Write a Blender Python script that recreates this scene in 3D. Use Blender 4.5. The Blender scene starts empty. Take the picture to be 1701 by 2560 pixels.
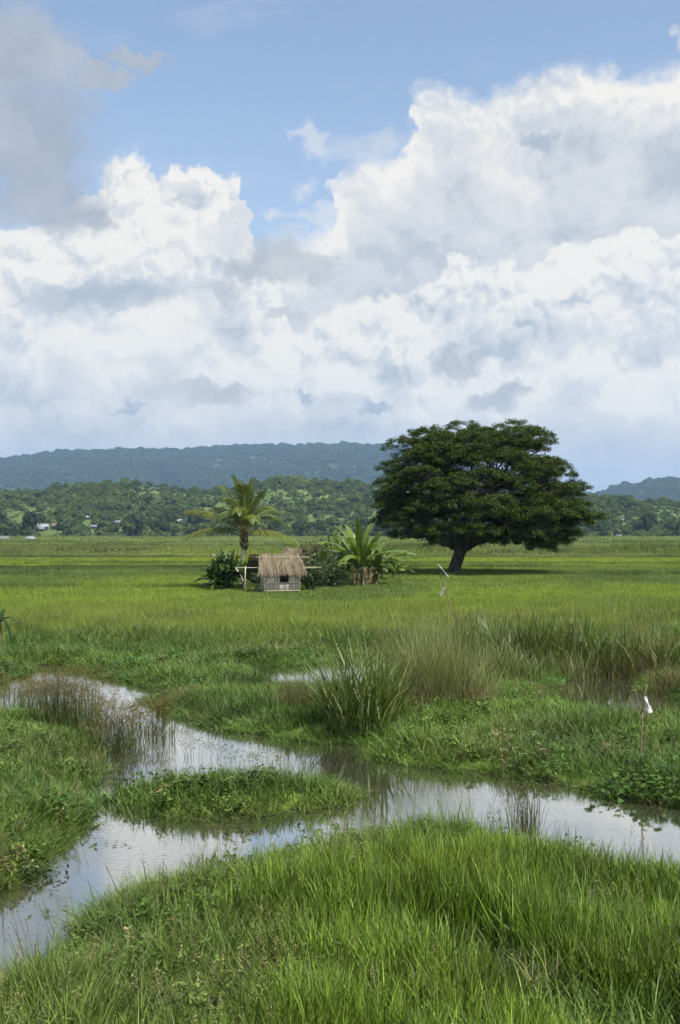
import bpy, bmesh, math, random
import numpy as np
from mathutils import Vector, Matrix
random.seed(7)
rng = np.random.default_rng(7)
scn = bpy.context.scene
COL = scn.collection
R = math.radians

# ------------------------------------------------------------------ camera
CAM_H = 4.0                       # standing on a raised road bank above the wetland
FPX = 2844.0                      # focal length in pixels of the 2560 px high photograph (40 mm, portrait)
HORIZON = 1326.0
cam_d = bpy.data.cameras.new('camera'); cam = bpy.data.objects.new('camera', cam_d); COL.objects.link(cam)
cam_d.sensor_fit = 'VERTICAL'; cam_d.sensor_height = 36.0; cam_d.sensor_width = 24.0; cam_d.lens = 40.0
cam_d.shift_y = (HORIZON - 1280.0) / 2560.0
cam_d.clip_start = 0.1; cam_d.clip_end = 60000.0
cam.location = (0, 0, CAM_H); cam.rotation_euler = (R(90), 0, 0)
scn.camera = cam

# ------------------------------------------------------------------ light
SUN_EL, SUN_AZ = R(57), R(136)    # azimuth clockwise from +Y (view direction): sun behind the right shoulder
sun_d = bpy.data.lights.new('sun', 'SUN'); sun = bpy.data.objects.new('sun', sun_d); COL.objects.link(sun)
sun_d.energy = 5.0; sun_d.angle = R(0.55); sun_d.color = (1.0, 0.95, 0.87)
to_sun = Vector((math.sin(SUN_AZ) * math.cos(SUN_EL), math.cos(SUN_AZ) * math.cos(SUN_EL), math.sin(SUN_EL)))
sun.rotation_euler = to_sun.to_track_quat('Z', 'Y').to_euler(); sun.location = (40, -40, 120)
vs = scn.view_settings
vs.view_transform = 'Standard'; vs.look = 'None'; vs.gamma = 1.0; vs.use_curve_mapping = False; vs.exposure = 0.5
cy = scn.cycles
cy.use_denoising = True
cy.use_adaptive_sampling = True; cy.adaptive_threshold = 0.03; cy.adaptive_min_samples = 12
cy.max_bounces = 6; cy.diffuse_bounces = 2; cy.glossy_bounces = 2; cy.transmission_bounces = 4
cy.volume_bounces = 1; cy.transparent_max_bounces = 8
cy.caustics_reflective = False; cy.caustics_refractive = False
cy.sample_clamp_indirect = 6.0

# ------------------------------------------------------------------ node helpers
class S:
    """a socket in a node tree, with arithmetic"""
    def __init__(self, nt, sock): self.nt, self.s = nt, sock
    def _m(self, op, *a, clamp=False):
        n = self.nt.nodes.new('ShaderNodeMath'); n.operation = op; n.use_clamp = clamp
        for i, v in enumerate((self,) + a):
            if isinstance(v, S): self.nt.links.new(v.s, n.inputs[i])
            else: n.inputs[i].default_value = float(v)
        return S(self.nt, n.outputs[0])
    def __add__(self, o): return self._m('ADD', o)
    __radd__ = __add__
    def __sub__(self, o): return self._m('SUBTRACT', o)
    def __rsub__(self, o): return (self * -1.0) + o
    def __mul__(self, o): return self._m('MULTIPLY', o)
    __rmul__ = __mul__
    def __truediv__(self, o): return self._m('DIVIDE', o)
    def clamp(self): return self._m('ADD', 0.0, clamp=True)
    def min(self, o): return self._m('MINIMUM', o)
    def max(self, o): return self._m('MAXIMUM', o)
    def pow(self, o): return self._m('POWER', o)
    def sqrt(self): return self._m('SQRT')
    def smooth(self, a, b, c=0.0, d=1.0):
        n = self.nt.nodes.new('ShaderNodeMapRange'); n.interpolation_type = 'SMOOTHSTEP'
        self.nt.links.new(self.s, n.inputs[0])
        for i, v in enumerate((a, b, c, d)): n.inputs[i + 1].default_value = v
        return S(self.nt, n.outputs[0])
def node(nt, typ, **kw):
    n = nt.nodes.new(typ)
    for k, v in kw.items(): setattr(n, k, v)
    return n
def setin(nt, n, **kw):
    for k, v in kw.items():
        k = k.replace('_', ' ')
        if isinstance(v, S): nt.links.new(v.s, n.inputs[k])
        else: n.inputs[k].default_value = v
    return n
def comb(nt, x, y, z=0.0):
    n = nt.nodes.new('ShaderNodeCombineXYZ')
    for i, v in enumerate((x, y, z)):
        if isinstance(v, S): nt.links.new(v.s, n.inputs[i])
        else: n.inputs[i].default_value = v
    return S(nt, n.outputs[0])
def sep(nt, v):
    n = nt.nodes.new('ShaderNodeSeparateXYZ'); nt.links.new(v.s, n.inputs[0])
    return [S(nt, o) for o in n.outputs]
def noise(nt, vec, scale, detail=4, rough=0.55, dim='2D', color=False, lac=2.0, dist=0.0):
    n = node(nt, 'ShaderNodeTexNoise', noise_dimensions=dim)
    if vec is not None: nt.links.new(vec.s, n.inputs['Vector'])
    setin(nt, n, Scale=scale, Detail=detail, Roughness=rough, Lacunarity=lac, Distortion=dist)
    return S(nt, n.outputs['Color' if color else 'Fac'])
def voro(nt, vec, scale, detail=3.0, rough=0.5, lac=2.2, feature='F1'):
    n = node(nt, 'ShaderNodeTexVoronoi', voronoi_dimensions='2D', feature=feature, normalize=True)
    nt.links.new(vec.s, n.inputs['Vector'])
    setin(nt, n, Scale=scale, Detail=detail, Roughness=rough, Lacunarity=lac)
    if feature == 'SMOOTH_F1': n.inputs['Smoothness'].default_value = 0.5
    return S(nt, n.outputs['Distance'])
def mixc(nt, f, a, b, blend='MIX'):
    n = node(nt, 'ShaderNodeMix', data_type='RGBA', blend_type=blend)
    for i, v in ((0, f), (6, a), (7, b)):
        if isinstance(v, S): nt.links.new(v.s, n.inputs[i])
        elif i == 0: n.inputs[0].default_value = v
        else: n.inputs[i].default_value = tuple(v) + ((1.0,) if len(v) == 3 else ())
    return S(nt, n.outputs[2])
def fcurve(nt, x, pts):
    n = node(nt, 'ShaderNodeFloatCurve'); nt.links.new(x.s, n.inputs['Value'])
    c = n.mapping.curves[0]
    n.mapping.use_clip = False
    while len(c.points) < len(pts): c.points.new(0.5, 0.5)
    for p, (a, b) in zip(c.points, pts): p.location = (a, b); p.handle_type = 'AUTO'
    n.mapping.update()
    return S(nt, n.outputs[0])

# ------------------------------------------------------------------ sky: Nishita air with cumulus banks
world = bpy.data.worlds.new('World'); scn.world = world; world.use_nodes = True
def build_sky():
    nt = world.node_tree; nt.nodes.clear()
    out = node(nt, 'ShaderNodeOutputWorld')
    sky = node(nt, 'ShaderNodeTexSky', sky_type='NISHITA', sun_disc=False)
    sky.sun_elevation = SUN_EL; sky.sun_rotation = SUN_AZ
    sky.altitude = 30; sky.air_density = 1.0; sky.dust_density = 1.2; sky.ozone_density = 1.2
    STR = 0.14
    K = lambda c: tuple(a * 0.715 / STR for a in c)                   # radiance -> colour under the background strength
    tc = node(nt, 'ShaderNodeTexCoord'); x, y, z = sep(nt, S(nt, tc.outputs['Generated']))
    u = x._m('ARCTAN2', y)
    v = z / (x * x + y * y).sqrt().max(0.02)
    def P(px, py):                                            # photograph pixel -> azimuth, tangent of elevation
        a = math.atan((px - 850.5) / FPX); return a, (HORIZON - py) / FPX * math.cos(a)
    def curve(uu, pts):                                       # skyline of a cloud bank, mirrored on round the horizon
        w = (uu + 0.5)._m('PINGPONG', 1.0)
        q = [(P(a, b)[0] + 0.5, P(a, b)[1]) for a, b in pts]
        q = [(0.0, q[0][1])] + q + [(1.0, q[-1][1])]
        return fcurve(nt, w, q)
    def vmath(op, *a):
        n = node(nt, 'ShaderNodeVectorMath', operation=op)
        for k, b in enumerate(a):
            if isinstance(b, S): nt.links.new(b.s, n.inputs[k])
            else: n.inputs[k].default_value = b
        return S(nt, n.outputs['Value' if op == 'DOT_PRODUCT' else 'Vector'])
    p0 = comb(nt, u, v)
    wnv = noise(nt, p0, 7.0, 3, 0.55, color=True); wfv = noise(nt, p0, 42.0, 4, 0.62, color=True)
    wn = vmath('SUBTRACT', wnv, (0.5, 0.5, 0.5)); wf = vmath('SUBTRACT', wfv, (0.5, 0.5, 0.5))
    wv = vmath('MULTIPLY_ADD', wn, (0.055, 0.045, 0), vmath('MULTIPLY', wf, (0.022, 0.022, 0)))
    pc = vmath('ADD', p0, wv); pu, pv, _ = sep(nt, pc)                                   # crisp edges
    ps = vmath('ADD', p0, vmath('MULTIPLY_ADD', wn, (0.045, 0.035, 0), vmath('MULTIPLY', wf, (0.042, 0.034, 0))))   # frayed edges
    big = noise(nt, p0, 8.0, 4, 0.6)
    big2 = noise(nt, vmath('ADD', ps, (3.7, 1.1, 0)), 15.0, 4, 0.62)
    WHITE, PALE, SHADE = K((0.945, 0.915, 0.860)), K((0.715, 0.735, 0.765)), K((0.50, 0.553, 0.625))
    air = mixc(nt, 1.0, S(nt, sky.outputs[0]), SKYTINT, 'MULTIPLY')
    veil = (noise(nt, comb(nt, u * 1.0 + v * 0.9, v * 2.6 - u * 0.8), 6.0, 5, 0.6) - 0.52).smooth(0.0, 0.30)
    air = mixc(nt, veil * 0.34, air, K((0.62, 0.69, 0.80)))   # thin high veil
    col = mixc(nt, v.smooth(0.45, 0.0) * 0.55, air, K((0.50, 0.61, 0.78)))
    def heights(seed, scale, det, ox=0.0035, oy=0.0095):
        a = vmath('MULTIPLY_ADD', wv, (0.9, 0.9, 0), p0)
        h = 1.0 - voro(nt, vmath('ADD', a, (seed, seed * .7, 0)), scale, det, 0.55, 2.3)
        h2 = 1.0 - voro(nt, vmath('ADD', a, (seed + ox, seed * .7 + oy, 0)), scale, det, 0.55, 2.3)
        return h, h - h2
    hA = heights(1.3, 12.0, 3.0); hB = heights(4.1, 15.0, 3.0)
    hL = heights(8.3, 6.5, 1.0, 0.012, 0.036)
    bigs = (big - 0.5) * 0.65 + hL[1] * 1.05
    mids = (big2 - 0.5) * 0.45
    def bank(col, pts, hh, soft, bump, lit, gain, deep, fall, opacity=1.0):
        T = curve(pu, pts)
        h, r = hh
        e = T - pv + (h - 0.48) * bump
        m = e.smooth(0.0, soft)
        dep = e.smooth(0.0, deep)
        b = (r * gain * (1.0 - dep * 0.5) + (lit - dep * fall) + bigs + mids).clamp()
        c = mixc(nt, b.smooth(0.0, 0.55), SHADE, PALE); c = mixc(nt, b.smooth(0.45, 1.0), c, WHITE)
        return mixc(nt, m * opacity if opacity < 1 else m, col, c)
    fray = (big2 - 0.5) * 1.7
    tone = ((big2 - 0.5) * 2.6 + (big - 0.5) * 1.6 + 0.45).clamp()
    def puffs(col, items, c0, c1, op, soft, fr=1.0):
        """loose scraps of cloud sharing one tone: (x, y, half width, half height)"""
        d = None
        for cx, cy_, rx, ry in items:
            a, b = P(cx, cy_); ix, iy = FPX / rx, FPX / ry
            q = vmath('MULTIPLY_ADD', ps, (ix, iy, 0), (-a * ix, -b * iy, 0)); k = vmath('DOT_PRODUCT', q, q)
            d = k if d is None else d.min(k)
        m = (fray * fr - d + 1.0).smooth(0.0, soft, 0.0, op)
        return mixc(nt, m, col, mixc(nt, tone, c0, c1))
    GREY, BLUEG, RIM = K((0.44, 0.485, 0.555)), K((0.385, 0.465, 0.58)), K((0.56, 0.605, 0.665))
    # big bank on the right, far
    col = bank(col, [(560, 760), (640, 690), (760, 610), (835, 540), (850, 440), (880, 425), (960, 400), (1005, 330), (1022, 255), (1100, 232), (1220, 226), (1360, 186), (1480, 180), (1570, 225), (1640, 182), (1701, 160)],
               hA, 0.020, 0.050, 0.96, 3.0, 0.10, 0.58)
    col = puffs(col, [(775, 322, 50, 34), (830, 355, 85, 40), (910, 380, 110, 60), (775, 462, 62, 32), (800, 530, 70, 30), (700, 535, 85, 26), (760, 600, 110, 50), (1690, 95, 30, 30)], PALE, WHITE, 0.92, 1.9)
    # tall cumulus on the left
    col = bank(col, [(0, 575), (110, 575), (190, 520), (245, 455), (300, 408), (350, 405), (400, 440), (450, 428), (520, 452), (572, 448), (592, 490), (600, 540), (630, 610), (665, 700), (760, 860), (900, 930)],
               hB, 0.009, 0.046, 0.92, 4.6, 0.14, 0.28)
    col = puffs(col, [(585, 540, 38, 50), (560, 600, 70, 60), (150, 545, 60, 30)], PALE, WHITE, 1.0, 0.5, 0.8)
    # bright cumulus on the right, nearer
    col = bank(col, [(560, 960), (700, 880), (860, 800), (1000, 740), (1075, 700), (1100, 655), (1160, 640), (1215, 672), (1280, 655), (1335, 690), (1395, 640), (1480, 605), (1560, 578), (1640, 572), (1701, 590)],
               hB, 0.009, 0.046, 0.94, 4.6, 0.11, 0.36)
    # low line of cumulus over the hills
    col = bank(col, [(0, 845), (90, 870), (200, 830), (330, 860), (430, 800), (520, 870), (650, 910), (760, 945), (850, 930), (930, 955), (1050, 960), (1160, 880), (1300, 950), (1450, 900), (1560, 960), (1701, 930)],
               hA, 0.010, 0.036, 1.0, 3.4, 0.06, 0.48, 0.9)
    # shaded scraps drifting in front
    col = puffs(col, [(50, 350, 230, 210), (0, 150, 200, 170), (100, 500, 200, 90), (230, 530, 80, 50), (330, 150, 130, 22), (240, 190, 90, 30)], K((0.37, 0.42, 0.50)), K((0.49, 0.535, 0.61)), 0.96, 0.9, 0.65)
    col = puffs(col, [(150, 755, 120, 52), (340, 738, 125, 54), (230, 748, 190, 42), (1432, 765, 46, 18), (1340, 358, 70, 26), (330, 1022, 70, 16), (930, 1022, 65, 16), (780, 1000, 30, 14), (1290, 815, 40, 14)], BLUEG, RIM, 0.92, 1.0, 0.6)
    col = puffs(col, [(695, 655, 125, 72), (800, 680, 55, 48), (600, 690, 50, 36), (715, 785, 60, 24), (530, 725, 55, 24), (500, 990, 190, 40), (1150, 900, 90, 50), (1250, 990, 100, 40)], K((0.46, 0.50, 0.555)), K((0.70, 0.71, 0.72)), 0.95, 0.8, 0.5)
    # everything pales into the damp air at the horizon
    col = mixc(nt, v.smooth(0.105, 0.035) * 0.78, col, K((0.50, 0.595, 0.715)))
    bg1 = node(nt, 'ShaderNodeBackground'); bg0 = node(nt, 'ShaderNodeBackground'); mx = node(nt, 'ShaderNodeMixShader')
    nt.links.new(col.s, bg1.inputs['Color']); bg1.inputs['Strength'].default_value = STR
    nt.links.new(air.s, bg0.inputs['Color']); bg0.inputs['Strength'].default_value = STR
    nt.links.new(v._m('GREATER_THAN', 0.60).s, mx.inputs[0])  # no cloud banks overhead: plain air there
    nt.links.new(bg1.outputs[0], mx.inputs[1]); nt.links.new(bg0.outputs[0], mx.inputs[2])
    nt.links.new(mx.outputs[0], out.inputs[0])
SKYTINT = (1.12, 1.03, 0.96)
build_sky()
world.cycles.sampling_method = 'MANUAL'; world.cycles.sample_map_resolution = 512

# ------------------------------------------------------------------ helpers: naming, meshes, noise
def tag(o, label=None, cat=None, group=None, kind=None):
    if label: o['label'] = label
    if cat: o['category'] = cat
    if group: o['group'] = group
    if kind: o['kind'] = kind
    return o
def raw_mesh(name, V, F, mats=(), smooth=False, attrs=None):
    """V (n,3) array; F array (m,k) or list of such arrays"""
    V = np.asarray(V, dtype=np.float32)
    Fs = [np.asarray(f, dtype=np.int32) for f in (F if isinstance(F, (list, tuple)) else [F]) if len(f)]
    me = bpy.data.meshes.new(name)
    me.vertices.add(len(V)); me.vertices.foreach_set('co', V.ravel())
    idx = np.concatenate([f.ravel() for f in Fs]); tot = np.concatenate([np.full(len(f), f.shape[1], dtype=np.int32) for f in Fs])
    st = np.concatenate([[0], np.cumsum(tot)[:-1]]).astype(np.int32)
    me.loops.add(len(idx)); me.loops.foreach_set('vertex_index', idx)
    me.polygons.add(len(tot)); me.polygons.foreach_set('loop_start', st); me.polygons.foreach_set('loop_total', tot)
    if smooth: me.polygons.foreach_set('use_smooth', np.ones(len(tot), dtype=bool))
    for k, a in (attrs or {}).items():
        a = np.asarray(a, dtype=np.float32)
        if a.ndim == 1: at = me.attributes.new(k, 'FLOAT', 'POINT'); at.data.foreach_set('value', a)
        else: at = me.attributes.new(k, 'FLOAT_VECTOR', 'POINT'); at.data.foreach_set('vector', a.ravel())
    for m in mats: me.materials.append(m)
    me.update(calc_edges=True); me.validate()
    return me
def obj(name, me, parent=None, loc=None, rot=None, scale=None):
    o = bpy.data.objects.new(name, me); COL.objects.link(o)
    if parent is not None: o.parent = parent
    if loc is not None: o.location = loc
    if rot is not None: o.rotation_euler = rot
    if scale is not None: o.scale = scale
    return o
def empty(name, loc, rz=0.0, label=None, cat=None, group=None):
    o = bpy.data.objects.new(name, None); COL.objects.link(o); o.location = loc; o.rotation_euler = (0, 0, rz); o.empty_display_size = 0.2
    return tag(o, label, cat, group)
def copy_tree(o, parent=None):
    c = o.copy(); COL.objects.link(c); c.parent = parent
    for ch in list(o.children): copy_tree(ch, c)
    return c
class MB:
    """collects geometry for one mesh"""
    def __init__(s): s.V = []; s.Q = []; s.T = []; s.n = 0; s.A = []
    def add(s, V, Q=(), T=(), a=0.5):
        V = np.asarray(V, float).reshape(-1, 3)
        if len(Q): s.Q.append(np.asarray(Q) + s.n)
        if len(T): s.T.append(np.asarray(T) + s.n)
        s.V.append(V); s.A.append(np.full(len(V), a) if np.isscalar(a) else np.asarray(a)); s.n += len(V)
    def box(s, c, size, rot=None, a=0.5):
        V = np.array([[x, y, z] for x in (-.5, .5) for y in (-.5, .5) for z in (-.5, .5)]) * np.asarray(size)
        if rot is not None: V = V @ np.array(rot).T
        s.add(V + np.asarray(c), [[0, 1, 3, 2], [4, 6, 7, 5], [0, 4, 5, 1], [2, 3, 7, 6], [0, 2, 6, 4], [1, 5, 7, 3]], a=a)
    def tube(s, pts, rad, n=8, a=0.5, cap=True):
        pts = np.asarray(pts, float); rad = np.broadcast_to(np.asarray(rad, float), (len(pts),))
        t = np.gradient(pts, axis=0); t /= np.linalg.norm(t, axis=1)[:, None] + 1e-9
        ref = np.array([0.0, 0, 1]) if abs(t[0][2]) < 0.9 else np.array([1.0, 0, 0])
        rings = []
        for p, d, r in zip(pts, t, rad):
            e1 = np.cross(d, ref); e1 /= np.linalg.norm(e1) + 1e-9; e2 = np.cross(d, e1); ref = np.cross(e1, d) * 1.0
            an = np.arange(n) * 2 * np.pi / n
            rings.append(p + r * (np.cos(an)[:, None] * e1 + np.sin(an)[:, None] * e2))
        V = np.concatenate(rings); m = len(pts); q = []
        for i in range(m - 1):
            for k in range(n):
                q.append([i * n + k, i * n + (k + 1) % n, (i + 1) * n + (k + 1) % n, (i + 1) * n + k])
        T = []
        if cap:
            V = np.vstack([V, pts[0], pts[-1]]); b = m * n
            T = [[b, (k + 1) % n, k] for k in range(n)] + [[b + 1, (m - 1) * n + k, (m - 1) * n + (k + 1) % n] for k in range(n)]
        s.add(V, q, T, a)
    def mesh(s, name, mats, smooth=False):
        F = ([np.concatenate(s.Q)] if s.Q else []) + ([np.concatenate(s.T)] if s.T else [])
        return raw_mesh(name, np.concatenate(s.V), F, mats if isinstance(mats, (list, tuple)) else [mats], smooth, {'rnd': np.concatenate(s.A)})
    def build(s, name, mats, parent=None, smooth=False, **kw): return obj(name, s.mesh(name, mats, smooth), parent, **kw)
def bez(p0, p1, p2, n):
    t = np.linspace(0, 1, n)[:, None]; p0, p1, p2 = (np.asarray(p, float) for p in (p0, p1, p2))
    return (1 - t) ** 2 * p0 + 2 * t * (1 - t) * p1 + t ** 2 * p2
def _hash(ix, iy, seed):
    h = (ix.astype(np.int64) * 374761393 + iy.astype(np.int64) * 668265263 + seed * 974634721) & 0xffffffff
    h = ((h ^ (h >> 13)) * 1274126177) & 0xffffffff
    return ((h ^ (h >> 16)) & 0xffff) / 65535.0
def vnoise(x, y, seed=0):
    x = np.asarray(x, float); y = np.asarray(y, float)
    ix, iy = np.floor(x), np.floor(y); fx, fy = x - ix, y - iy
    fx = fx * fx * (3 - 2 * fx); fy = fy * fy * (3 - 2 * fy)
    a, b = _hash(ix, iy, seed), _hash(ix + 1, iy, seed); c, d = _hash(ix, iy + 1, seed), _hash(ix + 1, iy + 1, seed)
    return (a * (1 - fx) + b * fx) * (1 - fy) + (c * (1 - fx) + d * fx) * fy
def fbm(x, y, seed=0, oct=4, gain=0.5):
    s = 0; a = 1.0; t = 0
    for o in range(oct): s = s + a * vnoise(x * 2 ** o + o * 17.3, y * 2 ** o + o * 9.1, seed + o); t += a; a *= gain
    return s / t
def sstep(a, b, x):
    t = np.clip((x - a) / (b - a), 0, 1); return t * t * (3 - 2 * t)
D2S = 1701.0 / 1568.0
def at(px, py, z=0.1):
    """point at height z seen at a pixel of the photograph"""
    d = (CAM_H - z) * FPX / (py - HORIZON); return np.array([(px - 850.5) / FPX * d, d, z])
def atd(px, py, z=0.1): return at(px * D2S, py * D2S, z)

# ------------------------------------------------------------------ materials
def mat(name):
    m = bpy.data.materials.new(name); m.use_nodes = True; nt = m.node_tree; nt.nodes.clear()
    return m, nt, node(nt, 'ShaderNodeOutputMaterial')
def attr(nt, name, typ='GEOMETRY', vec=False):
    n = node(nt, 'ShaderNodeAttribute', attribute_name=name, attribute_type=typ); return S(nt, n.outputs['Vector' if vec else 'Fac'])
def leafy(nt, out, col, trans=0.35, rough=0.5, spec=0.3, tcol=None):
    """leaf: diffuse with gloss, and light coming through"""
    p = node(nt, 'ShaderNodeBsdfPrincipled'); setin(nt, p, Base_Color=col, Roughness=rough); p.inputs['Specular IOR Level'].default_value = spec
    t = node(nt, 'ShaderNodeBsdfTranslucent'); mx = node(nt, 'ShaderNodeMixShader'); mx.inputs[0].default_value = trans
    tc = tcol or mixc(nt, 1.0, col, (1.25, 1.2, 0.6), 'MULTIPLY')
    nt.links.new(tc.s, t.inputs['Color'])
    nt.links.new(p.outputs[0], mx.inputs[1]); nt.links.new(t.outputs[0], mx.inputs[2]); nt.links.new(mx.outputs[0], out.inputs[0])
def solid(name, c0, c1, scale, rough=0.8, bump=0.0, stretch=(1, 1, 1), det=5, spec=0.3, byrnd=0.0):
    m, nt, out = mat(name)
    tc = node(nt, 'ShaderNodeTexCoord'); mp = node(nt, 'ShaderNodeMapping'); nt.links.new(tc.outputs['Object'], mp.inputs[0]); mp.inputs['Scale'].default_value = stretch
    f = noise(nt, S(nt, mp.outputs[0]), scale, det, 0.6, '3D')
    c = mixc(nt, f.smooth(0.3, 0.7), c0, c1)
    if byrnd: c = mixc(nt, 1.0, c, comb(nt, *[attr(nt, 'rnd') * (2 * byrnd) + (1 - byrnd)] * 3), 'MULTIPLY')
    p = node(nt, 'ShaderNodeBsdfPrincipled'); setin(nt, p, Base_Color=c, Roughness=rough); p.inputs['Specular IOR Level'].default_value = spec
    if bump:
        b = node(nt, 'ShaderNodeBump'); b.inputs['Strength'].default_value = bump; b.inputs['Distance'].default_value = 0.05; nt.links.new(f.s, b.inputs['Height']); nt.links.new(b.outputs[0], p.inputs['Normal'])
    nt.links.new(p.outputs[0], out.inputs[0]); return m

# ------------------------------------------------------------------ the wetland: water edge outlines (display pixels of the photograph, on the water plane)
CHANNEL = [(-260, 2440), (-60, 2330), (40, 2290), (140, 2245), (190, 2190), (240, 2140), (300, 2098), (385, 2060), (480, 2042), (580, 2030), (700, 2005), (800, 1980), (900, 1956), (1000, 1946),
           (1120, 1956), (1230, 1992), (1350, 2028), (1450, 2050), (1568, 2065), (1800, 2080), (1900, 1940), (1700, 1895), (1568, 1862), (1490, 1845), (1400, 1828), (1300, 1808), (1180, 1792), (1060, 1780), (960, 1768), (890, 1750), (850, 1722), (800, 1716),
           (720, 1712), (650, 1700), (560, 1688), (480, 1672), (400, 1648), (340, 1615), (400, 1602), (330, 1578), (230, 1556), (150, 1532), (70, 1532), (50, 1560), (-40, 1580), (-250, 1590), (-250, 1655),
           (-20, 1650), (60, 1655), (150, 1668), (210, 1712), (226, 1775), (215, 1815), (150, 1830), (205, 1852), (195, 1880), (150, 1915), (105, 1945), (70, 1985), (40, 2025), (0, 2045), (-60, 2060), (-250, 2090)]
ISLAND = [(255, 1852), (330, 1832), (430, 1815), (560, 1806), (680, 1812), (770, 1826), (822, 1844), (760, 1864), (640, 1878), (540, 1888), (420, 1886), (320, 1872)]
POOL_R = [(1240, 1590), (1290, 1572), (1330, 1556), (1420, 1552), (1490, 1556), (1500, 1585), (1568, 1612), (1700, 1618), (1700, 1680), (1568, 1672), (1460, 1666), (1380, 1655), (1290, 1630)]
POOL_M = [(560, 1538), (660, 1538), (740, 1528), (800, 1510), (900, 1502), (930, 1525), (880, 1560), (800, 1598), (700, 1596), (590, 1570)]
def world_poly(p): return np.array([atd(a, b, 0.0)[:2] for a, b in p])
WATER = [world_poly(p) for p in (CHANNEL, POOL_R, POOL_M)]; ISLE = world_poly(ISLAND)
def sdist(P, poly):
    """signed distance, positive inside"""
    a = poly; b = np.roll(poly, -1, axis=0); best = np.full(len(P), 1e9); ins = np.zeros(len(P), bool)
    for (ax, ay), (bx, by) in zip(a, b):
        dx, dy = bx - ax, by - ay; t = np.clip(((P[:, 0] - ax) * dx + (P[:, 1] - ay) * dy) / (dx * dx + dy * dy + 1e-12), 0, 1)
        best = np.minimum(best, np.hypot(P[:, 0] - ax - t * dx, P[:, 1] - ay - t * dy))
        if ay != by:
            c = ((ay > P[:, 1]) != (by > P[:, 1])) & (P[:, 0] < (bx - ax) * (P[:, 1] - ay) / (by - ay) + ax); ins ^= c
    return np.where(ins, best, -best)
def land(x, y):
    """metres from the water's edge, positive on land"""
    P = np.stack([x, y], 1); w = np.full(len(P), -50.0)
    near = (y > 5) & (y < 48) & (np.abs(x) < 40)
    Q = P[near]; ww = np.full(len(Q), -50.0)
    for p in WATER: ww = np.maximum(ww, sdist(Q, p))
    ww = np.minimum(ww, -sdist(Q, ISLE))
    ww = ww + (fbm(Q[:, 0] * 1.3, Q[:, 1] * 1.3, 3, 3) - 0.5) * 0.34
    w[near] = ww
    return -w
def ground_z(x, y, L=None):
    x = np.asarray(x, float); y = np.asarray(y, float)
    if L is None: L = land(x, y)
    z = np.where(L > 0, 0.02 + 0.14 * sstep(0, 0.9, L), np.maximum(L * 0.55, -0.45))
    z = z + sstep(0.2, 2.0, L) * (fbm(x * 0.35, y * 0.35, 11, 3) - 0.5) * 0.16 * sstep(70, 30, y)
    far = sstep(160, 500, y)
    return z + far * (fbm(x * 0.012, y * 0.012, 21, 2) - 0.5) * 0.5

def bund(x, y):
    """low weedy banks between the paddies"""
    s = np.zeros(len(x)); w = (fbm(x * 0.05, x * 0.0 + 2, 57, 3) - 0.5)
    for yb, slope, amp, wd, x0, x1 in ((73, .02, 3, .8, -60, -2), (93, -.03, 5, 1.2, -80, 60), (111, .04, 5, 1.3, -80, 60), (151, -.02, 8, 2.2, -120, 120), (176, .05, 8, 2.2, -5, 120), (205, -.04, 10, 3, -150, 150), (250, .03, 14, 4, -150, 150), (310, -.03, 16, 5, -200, 200)):
        s = np.maximum(s, np.exp(-((y - yb - slope * x - amp * w) / wd) ** 2) * (x > x0) * (x < x1) * (0.35 + 0.65 * sstep(.35, .6, fbm(x * .07, x * 0 + yb, 59, 3))))
    return s
# colour zones of the vegetation: real crops and weeds, by field
def veg_col(x, y):
    n1 = fbm(x * 0.22, y * 0.10, 31, 4); n2 = fbm(x * 0.9, y * 0.9, 37, 3); nf = fbm(x * 0.03 + 4, y * 0.016, 41, 4)
    C = lambda *c: np.array(c, float)[None, :]
    out = np.zeros((len(x), 3)) + C(*GREEN_MID)
    def put(c, w): nonlocal out; w = np.clip(w, 0, 1)[:, None]; out = out * (1 - w) + np.asarray(c) * w
    yy = y + (n1 - 0.5) * 4 + (nf - 0.5) * y * 0.07
    def band(a, b, s): return sstep(a - s, a + s, yy) * (1 - sstep(b - s, b + s, yy))
    put(C(*GREEN_COOL), band(27, 37, 2))
    put(C(*GREEN_STRAW), band(37, 52, 3) * (0.35 + 0.9 * n1))
    put(C(*GREEN_MID), band(52, 90, 4))
    pt = fbm(x * 0.09 + 2, y * 0.06, 63, 4); put(C(*GREEN_RICE), band(54, 112, 4) * sstep(.52, .66, pt) * .6); put(C(*GREEN_COOL), band(54, 112, 4) * sstep(.50, .36, pt) * .55)
    put(C(*GREEN_COOL), band(88, 110, 4) * sstep(0.40, 0.62, nf) * 0.9)
    put(C(*GREEN_RICE), band(113, 150, 3) * np.where(x < 20, 1, 0.8))
    put(C(*GREEN_OLIVE), band(153, 250, 6) * (0.5 + 0.8 * nf))
    put(C(*GREEN_RICE), band(178, 190, 4) * sstep(-25, -5, x) * 0.7)
    put(C(*GREEN_MEADOW), band(250, 700, 20))
    put(C(*GREEN_STRAW), band(153, 700, 8) * sstep(0.52, 0.72, fbm(x * 0.05, y * 0.03, 47, 4)) * 0.8)
    st = fbm(x * 0.012 + 3, y * 0.11 + 0.004 * x, 49, 3); put(C(*GREEN_COOL) * 0.8, sstep(60, 110, y) * sstep(0.55, 0.68, st) * 0.75)
    put(C(*GREEN_COOL) * 0.8, (np.exp(-((yy - 153) / 4) ** 2) + np.exp(-((yy - 110) / 3) ** 2) * (x < 8)) * 0.8)
    put(C(*GREEN_COOL) * 0.75, bund(x, y) * 0.75)
    out = out * (0.82 + 0.36 * n2)[:, None]
    return out
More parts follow.
